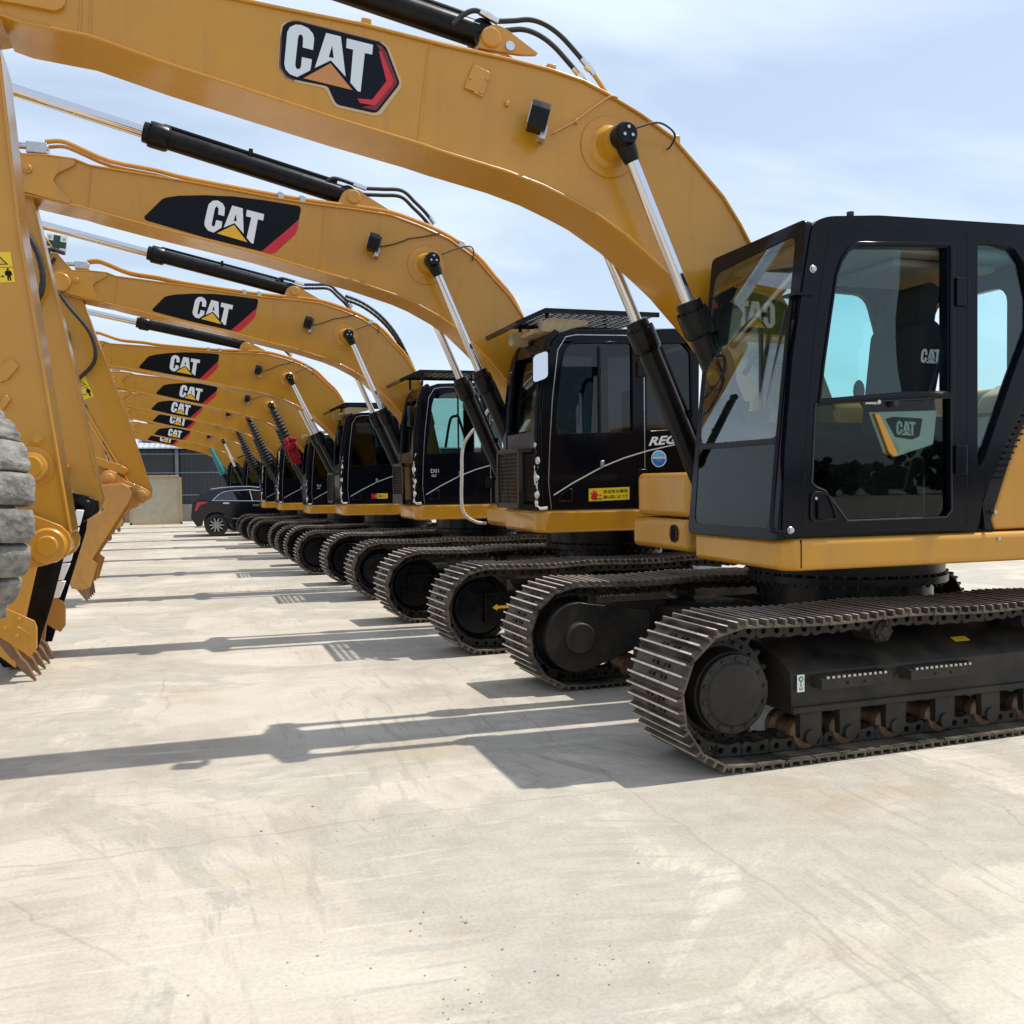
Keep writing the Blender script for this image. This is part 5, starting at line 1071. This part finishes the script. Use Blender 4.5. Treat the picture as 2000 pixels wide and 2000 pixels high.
# ================================================================== car, board, shed
def car():
    YN_ = 31.95; x0 = onY(423, 1023, YN_)[0]; W = 1.86
    r = empty('parked_car', (x0, YN_, 0)); tag(r, 'glossy black estate car with chrome window trim and red tail lamp', 'car')
    off, s_ = (320, 880), 8.05
    def P(pts): return [(p[0]-x0, p[1]) for p in trace(pts, YN_, 0, off, s_)]
    low = P([(425, 1060), (445, 830), (470, 790), (560, 760), (760, 790), (1640, 800)])
    low += [(3.3, .98), (3.75, .9), (3.85, .6), (3.8, .3), (3.3, .24), (2.95, .3)]+circ(2.85, .36, .42, 12, 10, 170)[::1]+[(2.3, .24), (.5, .24)]+circ(0, .36, .43, 14, 0, 180)+[(-.62, .3)]
    low[-1] = (-.6, .33); 
    mb = MB(); mb.prism(low, 0, W); body = mb.build('body', 'car_paint', r, bevel=.05, seg=3)
    cab_ = P([(470, 800), (600, 660), (760, 625), (900, 605), (1100, 590), (1300, 588), (1450, 600), (1600, 640)])+[(2.2, 1.38), (2.75, 1.05), (2.75, .95), (-.55, .95)]
    mb = MB(); mb.prism(cab_, 0, W); zt = max(p[1] for p in cab_); zb = .98
    mb.v = [(a, W/2+(b-W/2)*(1-.2*max(0, (c-zb)/(zt-zb))), c) for a, b, c in mb.v]; mb.build('cabin', 'car_paint', r, bevel=.05, seg=3)
    def yat(z): return W/2-(W/2)*(1-.2*max(0, (z-zb)/(zt-zb)))
    def sheet(pts, lift, th, name, mat):
        m_ = MB(); Q = P(pts); m_.prism(Q, 0, th); m_.v = [(a, b+yat(c)-lift, c) for a, b, c in m_.v]; return m_.build(name, mat, r)
    sheet([(810, 780), (870, 710), (950, 665), (1060, 642), (1350, 630), (1390, 780)], .008, .01, 'window', 'car_glass')
    sheet([(1400, 782), (1370, 632), (1540, 645), (1660, 700), (1700, 790)], .008, .01, 'window', 'car_glass')
    m_ = MB(); Q = P([(770, 785), (860, 700), (940, 655), (1060, 632), (1350, 618), (1540, 635), (1640, 670), (1720, 780)]); m_.tube([(a, yat(c)-.012, c) for a, c in Q], .017, 6); Q = P([(760, 790), (1390, 795), (1720, 802)]); m_.tube([(a, yat(c)-.012, c) for a, c in Q], .017, 6); m_.tube([(a, yat(c)-.01, c) for a, c in P([(1355, 625), (1392, 790)])], .014, 6); m_.build('window_trim', 'chrome', r)
    m_ = MB(); Q = P([(740, 622), (900, 598), (1100, 582), (1350, 578), (1500, 592), (1600, 625)]); m_.tube([(a, yat(zt)+.05, c+.02) for a, c in Q], .022, 6); m_.build('roof_rail', 'chrome', r)
    m_ = MB(); m_.prism(P([(485, 955), (520, 815), (550, 808), (700, 810), (650, 835), (580, 850), (545, 900), (525, 945)]), -.02, .1); m_.build('tail_lamp', 'tail_red', r, bevel=.01)
    for x in (930, 1400): m_ = MB(); a, b = P([(x, 825+(x-930)*.07), (x+100, 838+(x-930)*.07)]); m_.box(a[0], b[0], -.04, -.01, b[1], a[1]+.02); m_.build('door_handle', 'chrome', r, bevel=.006)
    m_ = MB(); m_.prism(P([(1065, 1060), (1640, 1062), (1640, 1078), (1090, 1074)]), -.015, .02); m_.build('side_trim', 'steel', r)
    m_ = MB()
    for i, cx in enumerate((0, 2.85)):
        for y in (.0, W-.22):
            w = MB(); w.lathe((cx, y, .37), (cx, y+.22, .37), [(0, .25), (.01, .34), (.03, .37), (.19, .37), (.21, .34), (.22, .25)], 36); wo = w.build('wheel', 'rubber', r)
            q = MB(); yy = y-.005 if y < 1 else y+.225; q.lathe((cx, yy, .37), (cx, yy+.02, .37), [(0, .235), (.02, .24)], 30, 1)
            for k in range(10):
                t = 2*math.pi*k/10; m4 = Matrix.Translation((cx, yy-.008, .37)) @ Matrix.Rotation(t, 4, 'Y'); q.box(.03, .22, -.004, .006, -.022, .022, 0, m4)
            q.cyl((cx, yy-.02, .37), (cx, yy, .37), .04, 12); q.lathe((cx, yy-.01, .37), (cx, yy+.0, .37), [(0, .245), (.01, .25)], 30); q.f.pop(); q.m.pop(); q.f.pop(); q.m.pop()
            q.build('rim', ['steel', 'black_print'], wo)
car()
cx0 = onY(297, 1000, 43.7)[0]-.9; cx1 = onY(356, 1000, 43.7)[0]
mb = MB(); mb.box(cx0, cx1, 43.7, 43.72, 0, 2.13); bo = mb.build('panel', 'board', None)
tag(bo, 'pale wooden crate panel standing upright in front of the dark shed', 'crate panel')
mb = MB()
for a in ((cx0, cx0+.09, 0, 2.13), (cx1-.09, cx1, 0, 2.13), (cx0, cx1, 0, .09), (cx0, cx1, 2.04, 2.13)): mb.box(a[0], a[1], 43.64, 43.70, a[2], a[3])
mb.build('panel_frame', 'wood', bo)
mb = MB(); mb.box(cx1-.5, cx1-.42, 43.72, 44.5, .0, .08); mb.plate((cx1-.5, 43.73, 1.7), (1, 0, 0), (0, .7, -1.7), rrect(0, .08, 0, 1, .001, 2), (), .04); mb.build('prop', 'wood', bo)
sh = empty('shed', (0, 47, 0)); tag(sh, 'long dark corrugated steel shed with a white ribbed roof at the far end', 'shed')
mb = MB(); mb.box(-16, 22, .0, .12, .75, 3.35); mb.box(-16, 22, 9, 9.1, 0, 5.0); mb.build('wall', 'dark_cladding', sh)
mb = MB(); mb.box(-16, 22, -.12, .2, 0, .80); mb.build('low_wall', 'block_wall', sh)
mb = MB(); mb.prismx([(-.45, 3.38), (9.2, 5.0), (9.2, 5.06), (-.45, 3.44)], -16.3, 22.3); mb.build('roof', 'roof_sheet', sh)
for k in range(9):
    mb = MB(); x = -13.35+k*4.2; mb.box(x, x+.14, -.1, .0, .8, 3.38); mb.build('post', 'shed_post', sh)
for z in (1.2, 2.25, 3.12): mb = MB(); mb.box(-16, 22, -.05, -.001, z, z+.05); mb.build('rail', 'shed_post', sh)
mb = MB(); mb.prismx([(1.2, 3.75), (3.6, 4.15), (3.6, 4.55), (1.2, 4.15)], -2.2, -.1); tb = mb.build('tarpaulin', 'blue_tarp', None, bevel=.05); tb.location = (0, 47, 0); tag(tb, 'bright blue tarpaulin pack lying on the shed roof', 'tarpaulin')
# buildings and trees across the yard, behind the photographer (seen in the glossy panels)
mb = MB(); rnd = random.Random(5)
for k in range(150):
    x_ = -90+k*1.3; h_ = rnd.uniform(1.6, 3.4)+(1.6 if math.sin(x_*.21)+math.sin(x_*.083+1) > .6 else 0)
    for q in range(16): mb.blob((x_+rnd.uniform(-1.2, 1.2), -64+rnd.uniform(-2, 2), h_*rnd.uniform(.1, 1.0)), (rnd.uniform(.3, .75), .6, rnd.uniform(.25, .6)), 6, jit=.3)
tl = mb.build('treeline', 'tree_dark', None, sharp=60); tag(tl, kind='stuff')

# ================================================================== ground
def ground_mat():
    m, nt, out = newmat('concrete'); L = nt.links
    p = nd(nt, 'ShaderNodeBsdfPrincipled', Roughness=.82); L.new(p.outputs[0], out.inputs[0]); p.inputs['Specular IOR Level'].default_value = .3
    tc = nd(nt, 'ShaderNodeTexCoord')
    def mp(sc=(1, 1, 1), rot=0., loc=(0, 0, 0), src=None):
        q = nd(nt, 'ShaderNodeMapping'); q.inputs['Scale'].default_value = sc; q.inputs['Rotation'].default_value = (0, 0, rot); q.inputs['Location'].default_value = loc
        L.new(src or tc.outputs['Object'], q.inputs[0]); return q.outputs[0]
    def noise(v, s, d=8., r=.6, dist=0.): n = nd(nt, 'ShaderNodeTexNoise', Scale=s, Detail=d, Roughness=r, Distortion=dist); L.new(v, n.inputs[0]); return n.outputs[0]
    def mixc(f, a, b, bl='MIX'):
        n = nd(nt, 'ShaderNodeMix', data_type='RGBA', blend_type=bl); 
        for i, x in ((0, f), (6, a), (7, b)):
            if isinstance(x, (float, int, tuple)): n.inputs[i].default_value = x
            else: L.new(x, n.inputs[i])
        return n.outputs[2]
    def mul(a, b):
        n = nd(nt, 'ShaderNodeMath', operation='MULTIPLY')
        for i, x in enumerate((a, b)):
            if isinstance(x, (float, int)): n.inputs[i].default_value = x
            else: L.new(x, n.inputs[i])
        return n.outputs[0]
    g = lambda v: col(v, v, v)
    c = ramp(nt, noise(mp(), .9, 9., .62, .4), [(.32, col(.39, .342, .278)), (.5, col(.50, .445, .366)), (.68, col(.575, .515, .432))])
    # broad grey worn areas, where the cement skin is gone
    a = ramp(nt, noise(mp(loc=(3.1, 7.7, 0)), .42, 12., .68, .8), [(.485, g(0)), (.515, g(1))])
    grey = ramp(nt, noise(mp(), 6., 6.), [(.3, col(.345, .312, .258)), (.7, col(.45, .41, .342))])
    c = mixc(mul(a, .8), c, grey)
    # scraped streaks from turning tracks
    wv = nd(nt, 'ShaderNodeTexNoise', Scale=.35, Detail=2.); L.new(mp(), wv.inputs[0])
    warp = nd(nt, 'ShaderNodeMix', data_type='RGBA'); warp.inputs[0].default_value = .35; L.new(mp(), warp.inputs[6]); L.new(wv.outputs['Color'], warp.inputs[7])
    for sc, rot, loc, thr, cc, k in (((2.2, 26, 1), .5, (1, 2, 0), .57, col(.62, .57, .49), .5), ((24, 2.6, 1), .12, (4, 1, 0), .55, col(.36, .32, .26), .7), ((3, 22, 1), -.35, (9, 5, 0), .56, col(.38, .36, .31), .7)):
        st_ = ramp(nt, noise(mp(sc, rot, loc, warp.outputs[2]), 1., 5., .6), [(thr, g(0)), (thr+.07, g(1))])
        msk = ramp(nt, noise(mp(loc=(loc[1]*3, loc[0]*5, 0)), .55, 4., .55), [(.47, g(0)), (.6, g(1))])
        c = mixc(mul(mul(st_, msk), k), c, cc)
    # arcs of short scuffs left by slewing tracks
    xy = nd(nt, 'ShaderNodeSeparateXYZ'); L.new(warp.outputs[2], xy.inputs[0])
    def M2(op, a, b=None):
        n = nd(nt, 'ShaderNodeMath', operation=op)
        for i, x in enumerate((a, b)):
            if x is None: continue
            if isinstance(x, (float, int)): n.inputs[i].default_value = x
            else: L.new(x, n.inputs[i])
        return n.outputs[0]
    for cx, cy, r0, w_, k, cc in ((-.6, 8.2, 5.15, .22, .75, col(.33, .29, .235)), (-.6, 8.2, 4.45, .16, .5, col(.36, .33, .28)), (5.5, 1.2, 4.4, .25, .6, col(.35, .32, .26)), (5.5, 1.2, 2.6, .25, .5, col(.66, .61, .53)), (2.6, -1.5, 5.0, .2, .5, col(.37, .34, .29)), (-3.5, 2.5, 3.2, .25, .5, col(.37, .32, .25))):
        dx_, dy_ = M2('SUBTRACT', xy.outputs[0], cx), M2('SUBTRACT', xy.outputs[1], cy)
        r_ = M2('SQRT', M2('ADD', M2('MULTIPLY', dx_, dx_), M2('MULTIPLY', dy_, dy_))); th = M2('ARCTAN2', dy_, dx_)
        bandm = ramp(nt, M2('ABSOLUTE', M2('SUBTRACT', r_, r0)), [(0, g(1)), (w_*.6, g(.9)), (w_*1.3, g(0))])
        cv = nd(nt, 'ShaderNodeCombineXYZ'); L.new(M2('MULTIPLY', th, r0*17.), cv.inputs[0]); L.new(M2('MULTIPLY', r_, 1.6), cv.inputs[1])
        st_ = ramp(nt, noise(cv.outputs[0], 1., 3., .6), [(.50, g(0)), (.60, g(1))])
        msk = ramp(nt, noise(mp(loc=(cx*3, cy*2, 0)), .8, 4., .6), [(.42, g(0)), (.56, g(1))])
        c = mixc(mul(mul(mul(st_, bandm), msk), k), c, cc)
    # brown stains
    bs = ramp(nt, noise(mp(loc=(-2, 4, 0)), .7, 7., .6), [(.57, g(0)), (.7, g(1))]); c = mixc(mul(bs, .5), c, col(.36, .27, .16))
    # cracks
    v = nd(nt, 'ShaderNodeTexVoronoi', feature='DISTANCE_TO_EDGE', Scale=.33); wn = nd(nt, 'ShaderNodeTexNoise', Scale=2.6, Detail=8.); L.new(mp(), wn.inputs[0])
    w2 = nd(nt, 'ShaderNodeMix', data_type='RGBA'); w2.inputs[0].default_value = .18; L.new(mp(), w2.inputs[6]); L.new(wn.outputs['Color'], w2.inputs[7]); L.new(w2.outputs[2], v.inputs['Vector'])
    cr = ramp(nt, v.outputs['Distance'], [(.0, g(1)), (.0022, g(.7)), (.0045, g(0))]); cm = ramp(nt, noise(mp(loc=(8, 3, 0)), .5, 3.), [(.5, g(0)), (.58, g(1))])
    crk = mul(cr, cm); c = mixc(mul(crk, .22), c, col(.2, .18, .15))
    # expansion joints
    bt_ = nd(nt, 'ShaderNodeTexBrick'); bt_.inputs['Scale'].default_value = 1.; bt_.inputs['Mortar Size'].default_value = .008; bt_.inputs['Brick Width'].default_value = 5.; bt_.inputs['Row Height'].default_value = 5.; bt_.offset = 0.
    bt_.inputs['Color1'].default_value = g(0); bt_.inputs['Color2'].default_value = g(0); bt_.inputs['Mortar'].default_value = g(1); L.new(mp(loc=(3.15, 1.2, 0), src=w2.outputs[2]), bt_.inputs[0])
    c = mixc(mul(bt_.outputs['Color'], .4), c, col(.3, .26, .2))
    # fine speckle
    sp_ = ramp(nt, noise(mp(), 55., 3., .7), [(.35, g(.86)), (.6, g(1.04))]); c = mixc(.8, c, sp_, 'MULTIPLY')
    spk = ramp(nt, noise(mp(), 34., 2.), [(.68, g(0)), (.74, g(1))]); c = mixc(mul(spk, .35), c, col(.3, .28, .24))
    L.new(c, p.inputs['Base Color'])
    h = nd(nt, 'ShaderNodeMath', operation='ADD'); L.new(mul(noise(mp(), 22., 8., .7), .5), h.inputs[0]); 
    h2 = nd(nt, 'ShaderNodeMath', operation='SUBTRACT'); L.new(mul(a, -.35), h2.inputs[0]); L.new(mul(crk, .9), h2.inputs[1]); L.new(h2.outputs[0], h.inputs[1])
    b = nd(nt, 'ShaderNodeBump', Strength=.35, Distance=.012); L.new(h.outputs[0], b.inputs['Height']); L.new(b.outputs[0], p.inputs['Normal'])
ground_mat()
mb = MB(); mb.add([(-600, -600, 0), (600, -600, 0), (600, 900, 0), (-600, 900, 0)], [(0, 1, 2, 3)]); gr = mb.build('ground', 'concrete'); tag(gr, kind='structure')
# loose grit
mb = MB(); rnd = random.Random(11)
for k in range(150):
    if k < 110:
        cxy = rnd.choice([(850, 1810), (1000, 1790), (900, 1960), (1050, 1900), (640, 1880), (1200, 1880), (620, 1620)]); gx, gy = ground(cxy[0]+rnd.gauss(0, 90), cxy[1]+rnd.gauss(0, 22))
    else: gx, gy = rnd.uniform(-1.5, 3.5), rnd.uniform(2.3, 9)
    s_ = abs(rnd.gauss(0, .0018))+.001; mb.blob((gx, gy, s_*.4), (s_*rnd.uniform(.8, 1.6), s_, s_*.7), 6, jit=.2)
tag(mb.build('gravel', 'block_wall', sharp=60), kind='stuff')

# ================================================================== light
SUN = Vector((.555, -.035, 1)).normalized(); el = math.asin(SUN.z); az = math.atan2(SUN.x, SUN.y)
sl = bpy.data.lights.new('sun', 'SUN'); sl.energy = 4.5; sl.angle = R(.53); sl.color = (1, .955, .88); so = bpy.data.objects.new('sun', sl); COL.objects.link(so); so.rotation_euler = SUN.to_track_quat('Z', 'Y').to_euler()
w = bpy.data.worlds.new('World'); S.world = w; w.use_nodes = True; nt = w.node_tree; nt.nodes.clear(); L = nt.links
out = nt.nodes.new('ShaderNodeOutputWorld'); bg = nt.nodes.new('ShaderNodeBackground'); L.new(bg.outputs[0], out.inputs[0]); bg.inputs[1].default_value = .13
sky = nt.nodes.new('ShaderNodeTexSky'); sky.sky_type = 'NISHITA'; sky.sun_disc = False; sky.sun_elevation = el; sky.sun_rotation = az; sky.air_density = 1.15; sky.dust_density = .9; sky.ozone_density = 1.0
tc = nt.nodes.new('ShaderNodeTexCoord'); sx_ = nt.nodes.new('ShaderNodeSeparateXYZ'); L.new(tc.outputs['Generated'], sx_.inputs[0])
dv = nt.nodes.new('ShaderNodeMath'); dv.operation = 'ADD'; L.new(sx_.outputs[2], dv.inputs[0]); dv.inputs[1].default_value = .22
vx = nt.nodes.new('ShaderNodeVectorMath'); vx.operation = 'DIVIDE'; L.new(tc.outputs['Generated'], vx.inputs[0]); cb_ = nt.nodes.new('ShaderNodeCombineXYZ')
for i in range(3): L.new(dv.outputs[0], cb_.inputs[i])
L.new(cb_.outputs[0], vx.inputs[1])
mpn = nt.nodes.new('ShaderNodeMapping'); L.new(vx.outputs[0], mpn.inputs[0]); mpn.inputs['Scale'].default_value = (1.0, 2.0, 1); mpn.inputs['Rotation'].default_value = (0, 0, .5)
cn = nt.nodes.new('ShaderNodeTexNoise'); L.new(mpn.outputs[0], cn.inputs[0]); cn.inputs['Scale'].default_value = 1.1; cn.inputs['Detail'].default_value = 7.; cn.inputs['Roughness'].default_value = .52; cn.inputs['Distortion'].default_value = .5
cr_ = nt.nodes.new('ShaderNodeValToRGB'); L.new(cn.outputs[0], cr_.inputs[0]); cr_.color_ramp.elements[0].position = .40; cr_.color_ramp.elements[1].position = .66; cr_.color_ramp.elements[0].color = (.48, .48, .48, 1); cr_.color_ramp.elements[1].color = (.97, .97, .97, 1)
mx = nt.nodes.new('ShaderNodeMix'); mx.data_type = 'RGBA'; L.new(cr_.outputs[0], mx.inputs[0]); L.new(sky.outputs[0], mx.inputs[6]); mx.inputs[7].default_value = (6.3, 7.3, 8.7, 1); L.new(mx.outputs[2], bg.inputs[0])
S.view_settings.view_transform = 'Standard'; S.view_settings.look = 'None'; S.view_settings.exposure = .06; S.view_settings.gamma = 1; S.view_settings.use_curve_mapping = False
S.render.engine = 'CYCLES'; S.cycles.max_bounces = 10; S.cycles.transparent_max_bounces = 24
S.render.resolution_x = 1024; S.render.resolution_y = 1024
